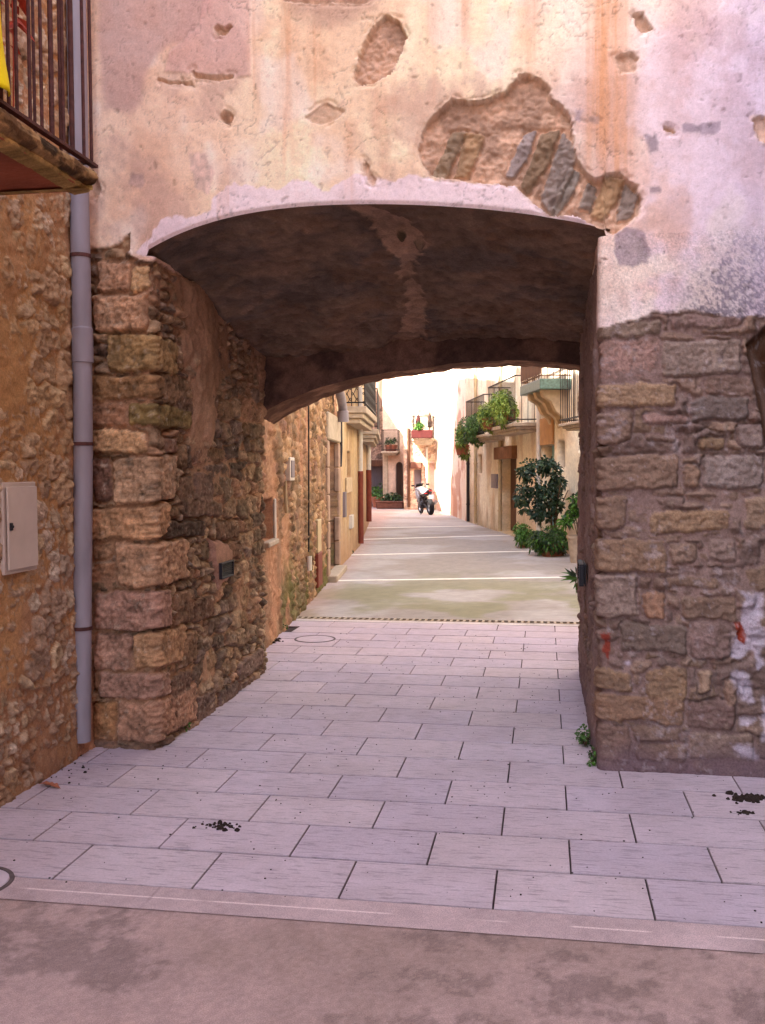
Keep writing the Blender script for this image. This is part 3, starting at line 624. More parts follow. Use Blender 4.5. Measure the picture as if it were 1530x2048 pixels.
# right house, mostly out of the frame
rh=empty('stone_house',(XE,3,0),'shadowed house wall meeting the arch wall at the extreme right edge','house')
ys=np.concatenate([np.arange(4.6,5.75,.012),]);ys=np.concatenate([np.linspace(-9,1.4,120),np.arange(1.45,4.58,.035),ys]);zs=np.concatenate([np.arange(-.03,4.6,.014),np.linspace(4.8,8.3,10)])
Y,Z=np.meshgrid(ys,zs);h,c=masonry(Y,Z,33,[],PAL_R,(150,116,110),flush=.012)
h=h*ss(-3,3,Y)
grid_mesh('wall',np.stack([XE+.06-h-.05*ss(.3,0,Z),Y,Z],-1),c,M_STONE,rh)
m=MB();m.box((XE+3.3,-1.9,4.1),(6.2,14.9,8.2));m.build('house_body',M_PLAIN,rh)
# ------------------------------------------------------------------ downpipe
pc=(-2.655,5.40)
def pipe_at(px,py,yy=5.40):
    q=on(px,py,'y',yy);return q
pts=[pipe_at(x,y) for x,y in [(163,1482),(163.5,1300),(166.5,900),(163,600),(158.5,390),(152,0),(148,-260)]]
r=.0555
dp=empty('downpipe',tuple(pts[0]),'grey plastic downpipe with rusty brackets in the corner left of the arch','downpipe')
m=MB()
ins=[];
for i in range(len(pts)-1):
    for k in range(6):ins.append(pts[i]+(pts[i+1]-pts[i])*k/6)
ins.append(pts[-1]);m.tube(ins,r,28,cap=False);m.tube(ins[:3],r-.004,28,cap=False);m.build('pipe',M_PIPE,dp,smooth=True)
m=MB();q=pipe_at(165,692);m.lathe(q,[(r,-.10),(r+.006,-.095),(r+.006,.10),(r+.002,.104),(r,.11)],28);m.build('socket',M_PIPE,dp,smooth=True)
for x,y in [(161,512),(165.5,888),(164,1256)]:
    q=pipe_at(x,y);m=MB();m.lathe(q,[(r+.001,-.011),(r+.006,-.010),(r+.006,.010),(r+.001,.011)],28)
    m.box(q+np.array([-r-.012,0,0]),(.035,.03,.024),ch=.003);m.tube([q+np.array([-r-.02,-.02,0]),q+np.array([-r-.02,.02,0])],.006,8);m.tube([q+np.array([-r-.01,0,0]),q+np.array([-r-.12,.0,0])],.006,8)
    m.build('bracket',M_RUST,dp)
# meter cabinet
def lw(x,y,off=.0):
    q=on(x,y,'x',XW+off);return q
a=lw(12,962,.06);b=lw(78,1145,.06);c_=lw(78,966,.06);d_=lw(12,1146,.06)
y0,y1=a[1],c_[1];z0,z1=(b[2]+d_[2])/2,(a[2]+c_[2])/2
cab=empty('meter_cabinet',(XW+.03,(y0+y1)/2,z0),'flat cream meter cabinet with small latch set in left rubble wall','meter cabinet')
m=MB();ym,zm=(y0+y1)/2,(z0+z1)/2;m.box((XW-.005,ym,zm),(.09,y1-y0,z1-z0),ch=.004);m.build('cabinet_frame',M_CAB,cab)
m=MB();m.box((XW+.052,ym,zm),(.012,y1-y0-.035,z1-z0-.045),ch=.004);
dr=m.build('door',M_CAB,cab)
m=MB();m.box((XW+.061,y0+.04,zm+.01),(.012,.022,.04),ch=.003);m.tube([(XW+.065,y0+.04,zm+.01),(XW+.073,y0+.04,zm+.01)],.007,10);m.build('latch',M_VENT,cab)
# ------------------------------------------------------------------ balcony on the left house
YE=4.22
tip=on(189,342,'y',YE);XB=float(tip[0]);ZB1=float(tip[2]);ZB0=float(on(185,388,'y',YE)[2])
bal=empty('balcony',(XW,3,ZB0),'weathered stone balcony slab with rusty vertical bar railing at upper left','balcony')
# moulded slab edge as heightfield of profile swept along the front and the end
prof=[(-.10,ZB0-.0),(-.03,ZB0+.008),(-.022,ZB0+.022),(-.03,ZB0+.03),(.0,ZB0+.045),(.012,ZB0+.07),(.012,ZB1-.02),(.004,ZB1-.004),(-.02,ZB1)]
yy=np.arange(YE,.4,-.012);
def sweep(pt0,dirv,nrm,L,name,seed):
    s=np.arange(0,L,.012);pz=np.array(prof);t=np.linspace(0,len(prof)-1,46);po=np.interp(t,range(len(prof)),pz[:,0]);pzz=np.interp(t,range(len(prof)),pz[:,1])
    S,O=np.meshgrid(s,po);_,ZZ=np.meshgrid(s,pzz)
    n1=fbm(S*9,ZZ*22,5,seed,.6);n2=fbm(S*40,ZZ*40,4,seed+1)
    O=O+n1*.03+n2*.008
    ZZ2=ZZ+n1*.006
    P=np.array(pt0)[None,None]+S[...,None]*np.array(dirv)+O[...,None]*np.array(nrm);P[...,2]=ZZ2
    C=mixc(np.broadcast_to(lin((112,86,58)),S.shape+(3,)),lin((70,54,36)),ss(-.05,.12,fbm(S*5,ZZ*14,4,seed+2)))
    C=mixc(C,lin((172,140,96)),ss(.03,.16,fbm(S*11,ZZ*20,4,seed+3))*.8)
    C=mixc(C,lin((190,160,96)),ss(ZB0+.034,ZB0+.026,ZZ)*.6);C=C*(1+n2*1.1)[...,None]
    return grid_mesh(name,P,C,M_STONE,bal)
sweep((XB,YE,0),(0,-1,0),(1,0,0),3.4,'slab_edge',401)
sweep((XW-.0,YE,0),(1,0,0),(0,1,0),XB-XW+.01,'slab_edge',411)
m=MB();m.box(((XW+XB-.03)/2,YE-1.73,(ZB0+ZB1)/2+.004),(XB-.03-XW,3.42,ZB1-ZB0-.012));
M_UNDER=noise_mat('reddish_slab_underside',(150,84,60),scale=4,var=.3,bump=.5,bscale=30);m.build('slab',M_UNDER,bal)
rail=MB();xr=XB-.02
rail.box((xr,YE-1.7,ZB1+.035),(.03,3.5,.014));rail.box((xr,YE-1.7,ZB1+1.0),(.045,3.4,.02))
rail.box(((xr+XW)/2,YE-.02,ZB1+.035),(xr-XW,.03,.014));rail.box(((xr+XW)/2,YE-.02,ZB1+1.0),(xr-XW,.045,.02))
rail.build('rail',M_RUST,bal)
# front bars from their pixel columns at the bottom rail
bm=[]
for bx in (183,168,145,128,105,85,62,36,20,5,-14,-36,-60):
    d=ray(bx,300);t=(xr-EYE[0])/d[0];y_=(EYE+t*d)[1];bm.append((y_,.011 if bx in(145,105) else .0075))
for (y_,rr) in bm:
    m=MB();m.tube([(xr,y_,ZB1+.03),(xr,y_,ZB1+1.0)],rr,10);m.build('baluster',M_RUST,bal,smooth=True)
for k in range(5):
    x_=XW+.08+k*.125;m=MB();m.tube([(x_,YE-.02,ZB1+.03),(x_,YE-.02,ZB1+1.0)],.0075,10);m.build('baluster',M_RUST,bal,smooth=True)
# yellow cloth over the railing
q0=on(-10,-60,'x',xr+.03);q1=on(21,190,'x',xr+.03)
S,Z=np.meshgrid(np.linspace(q1[1],q1[1]-1.1,60),np.linspace(on(10,186,'x',xr+.03)[2],ZB1+1.03,50))
fz=np.sin(S*28+Z*2)*.018+fbm(S*6,Z*3,3,431)*.05
edge=-.0+.05*ss(ZB1+.05,ZB1+.5,Z)
P=np.stack([xr+.035+fz,S-edge*np.clip((S-(q1[1]-1.1))/1.1,0,1),Z+np.sin(S*18)*.01],-1)
o=grid_mesh('yellow_cloth',P,np.broadcast_to(lin((250,225,20)),S.shape+(3,)),M_YEL)
sm=o.modifiers.new('s','SOLIDIFY');sm.thickness=.004
tag(o,'bright yellow cloth hanging over the balcony railing at top left corner','cloth')
m=MB();rg=np.random.RandomState(5)
qv=on(24,60,'x',xr-.06)
m.tube([qv+np.array([0,.0,-.3]),qv+np.array([0,.01,0]),qv+np.array([0,-.01,.5])],.003,6)
for i in range(26):
    pz=qv+np.array([rg.uniform(-.03,.03),rg.uniform(-.03,.03),rg.uniform(-.07,.45)]);leaf(m,pz,rg.randn(3)*np.array([.4,1,.6])-np.array([0,0,.5]),rg.randn(3),.07,.04)
o=m.build('creeper_sprig',M_REDLEAF);tag(o,'sprig of red autumn creeper leaves behind the balcony bars','creeper')
#==GROUND==
# ------------------------------------------------------------------ ground
YP0=3.727;DR=.3883;WS=.6100;X0=-2.0243;X1=-1.7167
m=MB();m.box((0,200,-.35),(900,1000,.5))
o=m.build('ground',M_PLAIN);tag(o,kind='structure')
def sheet(name,x0,x1,y0,y1,z,res,fn,mat,dz=None):
    X,Y=np.meshgrid(np.linspace(x0,x1,max(2,int((x1-x0)/res[0]))),np.linspace(y0,y1,max(2,int((y1-y0)/res[1]))))
    C=fn(X,Y);Z=np.full(X.shape,z)+(dz(X,Y) if dz else 0)
    o=grid_mesh(name,np.stack([X,Y,Z],-1),C,mat);tag(o,kind='structure');return o
def c_road(X,Y):
    n=fbm(X*.9,Y*.9,4,501);c=mixc(np.broadcast_to(lin((168,142,132)),X.shape+(3,)),lin((182,154,146)),ss(-.1,.1,n))
    c=mixc(c,lin((112,94,90)),ss(.06,.24,fbm(X*1.7,Y*2.4,5,502)+fbm(X*14,Y*14,5,507,.7)*.6)*.5)
    sp=fbm(X*70,Y*70,2,503);c=c*(1+sp*.35+fbm(X*9,Y*9,4,504)*.22)[...,None]
    c=c*np.array([.98,1.0,1.03])
    return mixc(c,lin((180,160,150)),ss(.3,.38,fbm(X*90,Y*90,2,505))*.6)
YK=3.525
sheet('road',-6,6,-9,2.2,0,(.2,.2),c_road,M_ROAD)
sheet('road',-3.2,1.8,2.2,YK+.03,0,(.009,.009),c_road,M_ROAD,lambda X,Y:fbm(X*60,Y*60,3,506)*.001)
def c_strip(X,Y):
    c=np.broadcast_to(lin((190,168,168)),X.shape+(3,))*(1+fbm(X*3,Y*3,4,511)*.5+fbm(X*40,Y*40,3,512)*.25)[...,None]
    l=ss(.006,.002,np.abs(Y-(YK+.105)-.0*X));c=mixc(c,lin((232,215,212)),l*ss(-.1,.05,fbm(X*4,Y*0,3,513)+.05))
    c=c*1.06
    for xj in (-1.55,-.1,1.02):
        c=mixc(c,lin((150,130,132)),ss(.004,.001,np.abs(X-xj-(Y-YK)*.02))*.6)
    return c
sheet('kerb_strip',-3.2,1.8,YK,YP0-.003,.004,(.01,.008),c_strip,M_ROAD)
# slabs: one paving mesh, each slab a bevelled top with its own tone, over a darker bed
YD=10.72
bed=sheet('paving_bed',-3.2,1.8,YP0,YD,-.012,(.05,.05),lambda X,Y:np.broadcast_to(lin((62,50,48)),X.shape+(3,))*(1+fbm(X*8,Y*8,3,520))[...,None],M_ROAD)
V=[];Fc=[];Cc=[];rg=np.random.RandomState(3)
nr=int((YD-YP0)/DR)
pal=[(206,189,194),(202,186,194),(208,191,194),(200,185,194),(204,188,194)]
for j in range(nr+1):
    ya=YP0+j*DR;yb=min(ya+DR,YD)
    if yb-ya<.05:continue
    off=X0 if j%2==0 else X1
    for k in range(-3,8):
        xa=off+k*WS;xb=xa+WS
        if xb<-3.1 or xa>1.75:continue
        if ya>YF and (xb<XL-.15 or xa>XR+.2):continue
        c=lin(pal[rg.randint(len(pal))])*np.array([.92,.92,.96])*rg.uniform(.97,1.03);z=.004+rg.uniform(-.001,.001)
        g=.0022;gy_=.0055;nx,ny=26,14
        gx=np.concatenate([[0],np.linspace(.0025,WS-2*g-.0025,nx),[WS-2*g]]);gy=np.concatenate([[0],np.linspace(.004,(yb-ya)-2*gy_-.004,ny),[yb-ya-2*gy_]])
        A,B=np.meshgrid(xa+g+gx,ya+gy_+gy)
        ir=fbm(A*30,B*30,3,530)*.004
        Zt=np.full(A.shape,z);Zt[0]=Zt[-1]=z-.012;Zt[:,0]=Zt[:,-1]=z-.012
        A2=A+np.where((A==A[:,:1])|(A==A[:,-1:]),ir,0);B2=B+np.where((B==B[:1])|(B==B[-1:]),ir*.6,0)
        n=fbm(A*1.1,B*1.1,4,531);ns=fbm(A*4,B*9,3,532+ (j*7+k)%11)
        cc=c*(1+n*.12+ns*.16+fbm(A*14,B*14,2,533)*.10)[...,None]
        dirt=ss(.02,.16,fbm(A*2.2,B*2.2,4,535)+.10*ss(.3,0,A-XL)*1+.10*ss(.25,0,XR-A)*(B>YF));cc=mixc(cc,lin((150,130,124)),dirt*.12)
        jc=lin((104,88,86));cc[0]=cc[-1]=jc;cc[:,0]=cc[:,-1]=jc*1.25
        base=len(V)
        w_=A.shape[1]
        V+=np.stack([A2,B2,Zt],-1).reshape(-1,3).tolist();Cc+=cc.reshape(-1,3).tolist()
        for a in range(A.shape[0]-1):
            for b in range(w_-1):Fc.append((base+a*w_+b,base+a*w_+b+1,base+(a+1)*w_+b+1,base+(a+1)*w_+b))
me=bpy.data.meshes.new('paving');me.from_pydata(V,[],Fc);a=me.color_attributes.new('Col','FLOAT_COLOR','POINT');ca=np.ones((len(V),4),np.float32);ca[:,:3]=np.clip(np.array(Cc),0,.9);a.data.foreach_set('color',ca.reshape(-1))
tag(link('paving',me,M_PAVE),kind='structure')
# drain channel: pale kerb strip, dark gutter, bars
YG=YD+.22
sheet('drain_kerb',-3.1,1.2,YD,YG-.083,.004,(.03,.02),lambda X,Y:np.broadcast_to(lin((206,196,190)),X.shape+(3,))*(1+fbm(X*5,Y*5,4,541)*.4)[...,None],M_ROAD)
dr=empty('drain_grate',(-1,YG,0),'long slotted drain grate crossing the lane just behind the archway','drain')
m=MB();m.box((-.95,YG,-.03),(4.2,.16,.02));m.build('channel',M_VENT,dr)
m=MB();m.box((-.95,YG-.075,.0),(4.2,.016,.014));m.box((-.95,YG+.075,.0),(4.2,.012,.014))
x=-3.05
while x<1.15:
    m.box((x,YG,.0),(.028,.15,.012));x+=.072
m.build('grate_bars',M_GLAZEW,dr)
def c_alley(X,Y):
    n=fbm(X*.6,Y*.6,5,551);c=mixc(np.broadcast_to(lin((158,152,146)),X.shape+(3,)),lin((178,174,172)),ss(-.1,.1,n))
    g=ss(-.02,.14,fbm(X*1.2,Y*.9,4,552)+.16*(ss(12.6,11.5,np.abs(Y-12.4)+10.2)-.4));c=mixc(c,lin((132,134,92)),g*.6*ss(18,13,Y))
    c=mixc(c,lin((186,150,140)),ss(.55,.0,X-(-2.9-(Y-11)*.12))*.5)
    return c*np.array([.95,.92,.89])*(1+fbm(X*12,Y*12,4,553)*.35)[...,None]
sheet('alley_road',-9.5,2.2,YG+.083,24,.0,(.05,.06),c_alley,M_ROAD)
sheet('alley_road',-16,4,24,70,.0,(.15,.2),c_alley,M_ROAD)
STR=[((650,1162),(1120,1155)),((700,1110),(1045,1103)),((722,1079),(1005,1071)),((735,1056),(955,1052))]
for i,(a,b) in enumerate(STR):
    A=gnd(*a);B=gnd(*b);d=(B-A)/np.linalg.norm(B-A);A=A-d*.5;B=B+d*.5;n=np.array([-d[1],d[0],0])*(.06+.012*i)
    m=MB();m.prism([A-n,B-n,B+n,A+n],(0,0,.006));o=m.build('lane_band',M_GLAZEW if 0 else noise_mat('pale_stone_band',(240,236,226),scale=8,var=.1));tag(o,kind='structure')
# manhole rings
for (px,py,r,lb) in [(630,1279,.21,'round flush manhole cover in the paving near the drain grate'),(-58,1768,.17,'round manhole cover cut by the left edge of the photo')]:
    c=gnd(px,py);mh=empty('manhole_cover',(c[0],c[1],.006),lb,'manhole cover')
    m=MB();m.lathe((c[0],c[1],0),[(r-.02,.003),(r-.018,.009),(r-.002,.009),(r,.003)],48);m.build('ring',noise_mat('iron_ring',(96,84,84),scale=20),mh)
    m=MB();m.lathe((c[0],c[1],0),[(0.001,.0075),(r-.024,.0075),(r-.022,.003)],48);m.build('lid',noise_mat('slab_lid',(196,182,190),scale=12,var=.12),mh)
# soil crumbs
def crumbs(c,n,sx,sy,smin,smax,seed,label):
    rg=np.random.RandomState(seed);m=MB()
    for i in range(n):
        p=np.array([c[0]+rg.randn()*sx,c[1]+rg.randn()*sy,.004]);s=rg.uniform(smin,smax)*(1 if i>n*.3 else 1.6)
        k=6;V=[];
        for t in range(3):
            rr=s*[1,.8,.3][t]
            V+=[p+np.array([rr*math.cos(a*math.pi/3)*rg.uniform(.6,1.2),rr*math.sin(a*math.pi/3)*rg.uniform(.6,1.2),s*[0,.5,.85][t]*rg.uniform(.8,1.2)]) for a in range(k)]
        m.add(V,[(t*k+j,t*k+(j+1)%k,(t+1)*k+(j+1)%k,(t+1)*k+j) for t in range(2) for j in range(k)]+[tuple(2*k+j for j in range(k))])
    o=m.build('soil_crumbs',M_SOIL);tag(o,label,'soil',kind='stuff')
g=gnd(440,1655);crumbs(g,46,.045,.022,.004,.011,1,'small pile of dark soil crumbs on the pale slabs')
g=gnd(120,1545);crumbs(g,26,.10,.12,.003,.008,2,'scattered dark crumbs by the foot of left wall')
g=gnd(1500,1600);crumbs(g,90,.055,.035,.005,.014,3,'dark clump of dirt and roots on slabs at right')
g=gnd(1490,1628);crumbs(g,30,.03,.012,.004,.010,4,'smaller dirt clump just below the rooty one at right')
g=gnd(545,1282);crumbs(g,40,.06,.05,.008,.018,6,'dark rotted leaf litter at foot of passage wall')
rg=np.random.RandomState(8);m=MB()
for i in range(700):
    x=rg.uniform(-2.6,1.2);y=rg.uniform(3.7,10);
    if y>YF and not(XL<x<XR):continue
    s=rg.uniform(.0012,.004);m.box((x,y,.006),(s*2,s*1.6,s),rz=rg.rand()*3)
o=m.build('grit',M_SOIL);tag(o,kind='stuff')
g=gnd(76,1574);m=MB();
for k in range(3):leaf(m,g+np.array([.03*k,0,.015]),np.array([1,.3-.3*k,.1]),np.array([0,0,1.]),.09,.05)
o=m.build('dead_leaf',M_TERRA);tag(o,'curled brown dead leaf lying against the foot of left wall','leaf')
# weeds
def weed(name,c,rad,n,L,mis,seed,label,cat='weed'):
    e_=empty(name,tuple(c),label,cat);m=MB();blob_leaves(m,c+np.array([0,0,rad[2]*.7]),rad,n,L,L*.7,mis,seed,clumps=7)
    m.build('leaves',M_LEAF,e_);m=MB()
    for k in range(4):
        a=k*1.7;m.tube([c,c+np.array([math.cos(a)*rad[0]*.5,math.sin(a)*rad[1]*.5,rad[2]*.9])],.0025,5)
    m.build('stems',M_BARK,e_)
weed('weed_tuft',gnd(362,1462)+np.array([.03,0,0]),(.03,.05,.045),60,.022,(4,1),21,'tiny green weed at the foot of left passage wall')
weed('weed_tuft',np.array([XR-.075,6.05,.0])+0,(.05,.09,.08),150,.026,(0,1,4),22,'bushy green weed against the right jamb foot, farther of two')
weed('weed_tuft',np.array([XR-.05,5.68,.0])+0,(.04,.05,.07),90,.024,(0,1,4),23,'green weed beside the right jamb corner, nearer of two')
weed('weed_tuft',gnd(572,1246),(.05,.08,.06),50,.03,(2,4),24,'small yellow green weed by the left wall at the drain end')
for (px,py,rad,n,L_,lb) in [(560,1262,(.07,.14,.06),90,.03,'low green weeds at the foot of left lane wall nearest the drain'),(600,1202,(.06,.25,.07),130,.035,'mossy weeds along the left lane wall base below the brown cable cover'),(700,1108,(.06,.3,.08),110,.04,'sparse weeds at the wall base just past the stone doorway')]:
    weed('weed_tuft',gnd(px,py),rad,n,L_,(0,1),px,lb)
# ------------------------------------------------------------------ alley, left side
gA=[gnd(544,1284),gnd(682,1122),gnd(724,1085)]
PA=VP(gA[0][:2],gA[2][:2])        # normal to the right (street side)
PA=VP((PA.a-PA.d*((PA.a[1]-8.30)/PA.d[1]))[:2],gA[2][:2])
def heightwall(name,plane,s0,s1,zt,res,fn,mat,parent,openings=(),zfine=4.6,sg=1):
    ns=max(3,int((s1-s0)/res[0]));S=np.linspace(s0,s1,ns);Z=np.concatenate([np.arange(-.03,zfine,res[1]),np.linspace(zfine,zt,6)])
    SS,ZZ=np.meshgrid(S,Z);h,c=fn(SS,ZZ)
    for (a,b,z0,z1,dp,cl) in openings:
        ins=np.minimum(np.minimum(SS-a,b-SS),np.minimum(ZZ-z0,z1-ZZ))
        t=(ins>0).astype(float)
        h=h*(1-t)-dp*t
        if cl is not None:c=mixc(c,lin(cl)*(1+fbm(SS*5,ZZ*5,3,600)*.4)[...,None],t*.9)
    P=plane.a[None,None]+SS[...,None]*plane.d+h[...,None]*plane.n;P[...,2]=ZZ
    return grid_mesh(name,P,c,mat,parent)
def body(plane,s0,s1,H,depth,parent,mat=M_PLAIN,back=.4):
    m=MB();A=plane.pt(s0,0,-back);B=plane.pt(s1,0,-back);C_=plane.pt(s1,0,-depth);D=plane.pt(s0,0,-depth)
    m.prism([A,B,C_,D],(0,0,H-.01));m.build('house_body',mat,parent)
    m=MB();A=plane.pt(s0,H,.25);B=plane.pt(s1,H,.25);C_=plane.pt(s1,H+1.2,-depth/2);D=plane.pt(s0,H+1.2,-depth/2);E_=plane.pt(s1,H,-depth);F_=plane.pt(s0,H,-depth)
    m.prism([A,B,C_,D],(0,0,.1));m.prism([D,C_,E_,F_],(0,0,.1));m.build('roof',M_TILE,parent)
def obox(plane,s,z,off,ds,dz,do,m,ch=.0):
    m.box(plane.pt(s,z,off),(ds,do,dz),axes=(plane.d,plane.n,np.array([0,0,1.])),ch=ch);return m
sd1=PA.px(673,1121)[0]                 # end of the stone house
PAL_A=[(190,148,108),(170,128,92),(150,112,80),(206,166,126),(160,118,96),(132,104,78)]
def fA(S,Z):
    h,c=masonry(S,Z,41,[],PAL_A,(196,146,108),cw=.26,ch=.13,flush=.03,p=2.4,mort2=(176,134,104),H0=.04,jag=1.6,mv=.08);c=c*np.array([.66,.69,.72])
    # plastered zone near the arch, mossy foot, dark stains
    t=ss(.0,.3,fbm(S*1.2,Z*.7,4,602)+.25*ss(2.2,.3,S)-.04);c=mixc(c,lin((190,140,108))*(1+fbm(S*8,Z*8,4,603)*.5)[...,None],t*.7);h=h*(1-.5*t)
    c=mixc(c,lin((96,98,52)),ss(.0,.12,fbm(S*2.2,Z*1.5,4,604)+.22*ss(.9,.1,Z)-.12)*ss(1.1,.3,Z)*.8)
    c=mixc(c,lin((110,92,74)),ss(.08,.2,fbm(S*3,Z*.8,4,605))*.5)
    return h,c
hA=empty('stone_house',tuple(PA.pt(2,0)),'rough stone lane house on the left directly behind the archway with open stone doorway','house')
def rect(plane,x0,y0,x1,y1):
    xm,ym=(x0+x1)/2,(y0+y1)/2
    a=plane.px(x0,ym)[0];b=plane.px(x1,ym)[0];z1=plane.px(xm,y0)[1];z0=plane.px(xm,y1)[1];return min(a,b),max(a,b),z0,z1
w1=rect(PA,523,1000,541,1080);dA=rect(PA,652,884,671,1122)
dA=(dA[0],dA[1],.10,dA[3])
heightwall('wall',PA,0,sd1,9.2,(.028,.024),fA,M_STONE,hA,[(w1[0],w1[1],w1[2],w1[3],.22,(120,84,60)),(dA[0],dA[1],dA[2],dA[3],.35,(128,104,100))])
body(PA,0,sd1,9.2,5,hA,back=.42)
# window joinery and pale surround
wn=MB();obox(PA,(w1[0]+w1[1])/2,(w1[2]+w1[3])/2,-.19,w1[1]-w1[0],w1[3]-w1[2],.03,wn);wf=wn.build('window',M_WOOD,hA)
wn=MB();obox(PA,w1[1]+.07,(w1[2]+w1[3])/2-.02,.03,.06,(w1[3]-w1[2])*1.12,.03,wn,.01);wn.build('window_trim',M_WHITE,hA)
wn=MB();obox(PA,(w1[0]+w1[1])/2,w1[2]-.03,.04,(w1[1]-w1[0])*1.15,.05,.08,wn,.01);wn.build('window_sill',M_GLAZEW,hA)
# door leaf, stone frame
dw=dA[1]-dA[0]
m=MB();obox(PA,(dA[0]+dA[1])/2,(dA[2]+dA[3])/2,-.33,dw,dA[3]-dA[2],.04,m);m.build('door',M_DARKWOOD,hA)
m=MB();obox(PA,(dA[0]+dA[1])/2,dA[3]+.22,.03,dw+.5,.42,.10,m,.02);m.build('door_lintel',M_GLAZEW,hA)
for s_,sg in((dA[0]-.13,-1),(dA[1]+.13,1)):
    m=MB()
    for k in range(5):
        z0=.1+k*(dA[3]-.1)/5;obox(PA,s_+rnd.uniform(-.02,.02),z0+(dA[3]-.1)/10,.02,.24+rnd.uniform(-.03,.05),(dA[3]-.1)/5-.012,.09,m,.015)
    m.build('door_jamb',noise_mat('door_stone',(166,138,120),scale=9,var=.2,bump=.4),hA)
m=MB();obox(PA,(dA[0]+dA[1])/2,(.05),.08,dw+.25,.10,.2,m,.015);m.build('doorstep',M_GLAZEW,hA)
def on_wall_box(plane,x0,y0,x1,y1,th,off=.03,ch=.006):
    a,b,z0,z1=rect(plane,x0,y0,x1,y1);m=MB();obox(plane,(a+b)/2,(z0+z1)/2,off,b-a,z1-z0,th,m,ch);return m,(a,b,z0,z1)
def wbox(name,plane,x0,y0,x1,y1,th,mat,label,cat,off=.04,group=None):
    m,r_=on_wall_box(plane,x0,y0,x1,y1,th,off);o=m.build(name,mat);tag(o,label,cat,group);return o
# framed plate
e_=empty('meter_box',tuple(PA.pt(PA.px(570,938)[0],1.6)),'narrow white framed meter box on the left lane wall','meter box')
m,r_=on_wall_box(PA,566,915,575,961,.06,.05);m.build('box_frame',M_WHITE,e_)
m,_=on_wall_box(PA,567.5,921,573.5,955,.07,.055);m.build('glass_panel',M_GREYPAINT,e_)
def wpipe(plane,pts,off,r,mat,name='pipe',n=8,parent=None):
    P=[]
    for x,y in pts:
        s,z=plane.px(x,y,off);P.append(plane.pt(s,z,off))
    m=MB();m.tube(P,r,n);return m.build(name,mat,parent,smooth=True)
wbox('cable_cover',PA,626,1039,633,1104,.06,M_BEIGE,'upright beige cable cover on left lane wall above a brown one','cable cover')
wbox('cable_cover',PA,626,1105,634.5,1172,.07,M_REDPIPE,'rust brown cable cover at the foot of left lane wall','cable cover')
o=wpipe(PA,[(618.5,1112),(618.5,1141)],.06,.035,M_WHITE,'pipe_stub');tag(o,'short white pipe stub low on left lane wall beside brown cover','pipe')
o=wpipe(PA,[(617,760),(617.5,900),(617.5,1104)],.06,.010,M_VENT,'cable');tag(o,'thin dark cable running down the left lane wall','cable')
o=wpipe(PA,[(570,961),(571,1000),(573,1025)],.05,.02,M_BEIGE,'conduit');tag(o,'beige conduit stub below the white framed meter box','conduit')
# ochre plastered house
sd2=PA.px(719,1088)[0];sd0=sd1+.0
hB=empty('plaster_house',tuple(PA.pt((sd1+sd2)/2,0)),'ochre plastered house past the stone doorway on left with ornate iron balcony','house')
def fB(S,Z):
    n=fbm(S*1.1,Z*1.1,5,611);c=mixc(np.broadcast_to(lin((212,180,136)),S.shape+(3,)),lin((192,156,118)),ss(-.12,.12,n))
    c=mixc(c,lin((226,202,168)),ss(.05,.2,fbm(S*2.5,Z*1.6,4,612))*.6)
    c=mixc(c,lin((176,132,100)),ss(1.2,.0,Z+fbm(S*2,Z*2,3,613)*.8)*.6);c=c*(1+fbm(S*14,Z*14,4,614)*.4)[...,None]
    return n*.03+.02,c*.82
w2=rect(PA,692,904,698,955)
heightwall('wall',PA,sd1,sd2,9.0,(.04,.03),fB,M_FAR,hB,[(w2[0],w2[1],w2[2],w2[3],.18,(150,112,76))])
body(PA,sd1,sd2,9.0,5,hB,back=.3)
m,_=on_wall_box(PA,692,904,698,955,.03,-.14);m.build('window',M_DARKWOOD,hB)
for off_,(x0,y0,x1,y1) in ((0,(688.5,955,700,985)),):
    m,_=on_wall_box(PA,x0,y0,x1,y1,.03,.035);m.build('window_apron',M_CORBEL,hB)
wbox('meter_box',PA,696,1030,700,1056,.08,M_WHITE,'small white meter box low on the ochre house wall','meter box')
wbox('cable_cover',PA,682.5,984,685.5,1034,.07,M_GREYPAINT,'narrow grey cable cover on ochre wall right of the stone doorway','cable cover')
o=wpipe(PA,[(682,838),(682.5,900),(681,932)],.05,.025,M_VENT,'cable');tag(o,'black cable hanging below the elbow of the ochre house gutter','cable')
gp=empty('gutter_pipe',tuple(PA.pt(PA.px(684,800)[0],3,.2)),'thick grey gutter pipe with elbow ending high on the ochre house','downpipe')
wpipe(PA,[(673,740),(676,770),(683,800),(685.5,815),(686,842)],.16,.075,M_PIPE,'pipe',14,gp);wpipe(PA,[(685.6,822),(686,843)],.16,.095,M_PIPE,'socket',14,gp)
def duo_pipe(plane,pts,split,off,r,label):
    """white above, oxide red below; pts two pixels top and bottom, split y"""
    (x0,y0),(x1,y1)=pts;xs_=x0+(x1-x0)*(split-y0)/(y1-y0)
    s,z=plane.px(x1,y1,off);e_=empty('downpipe',tuple(plane.pt(s,0,off)),label,'downpipe',rz=0)
    def P(x,y):
        s_,z_=plane.px(x,y,off);return plane.pt(s,z_,off)
    a=P(x0,y0);b=P(xs_,split);c=P(x1,y1);a=a+(a-b)*.8
    m=MB();m.tube([b,a],r,14);m.build('upper_pipe',M_WHITE,e_,smooth=True)
    m=MB();m.tube([c,b+np.array([0,0,.03])],r*1.15,14);m.build('lower_pipe',M_REDPIPE,e_,smooth=True)
duo_pipe(PA,((719,849),(722,1087)),945,.09,.052,'downpipe white above and rust red below, nearer of the two on left')
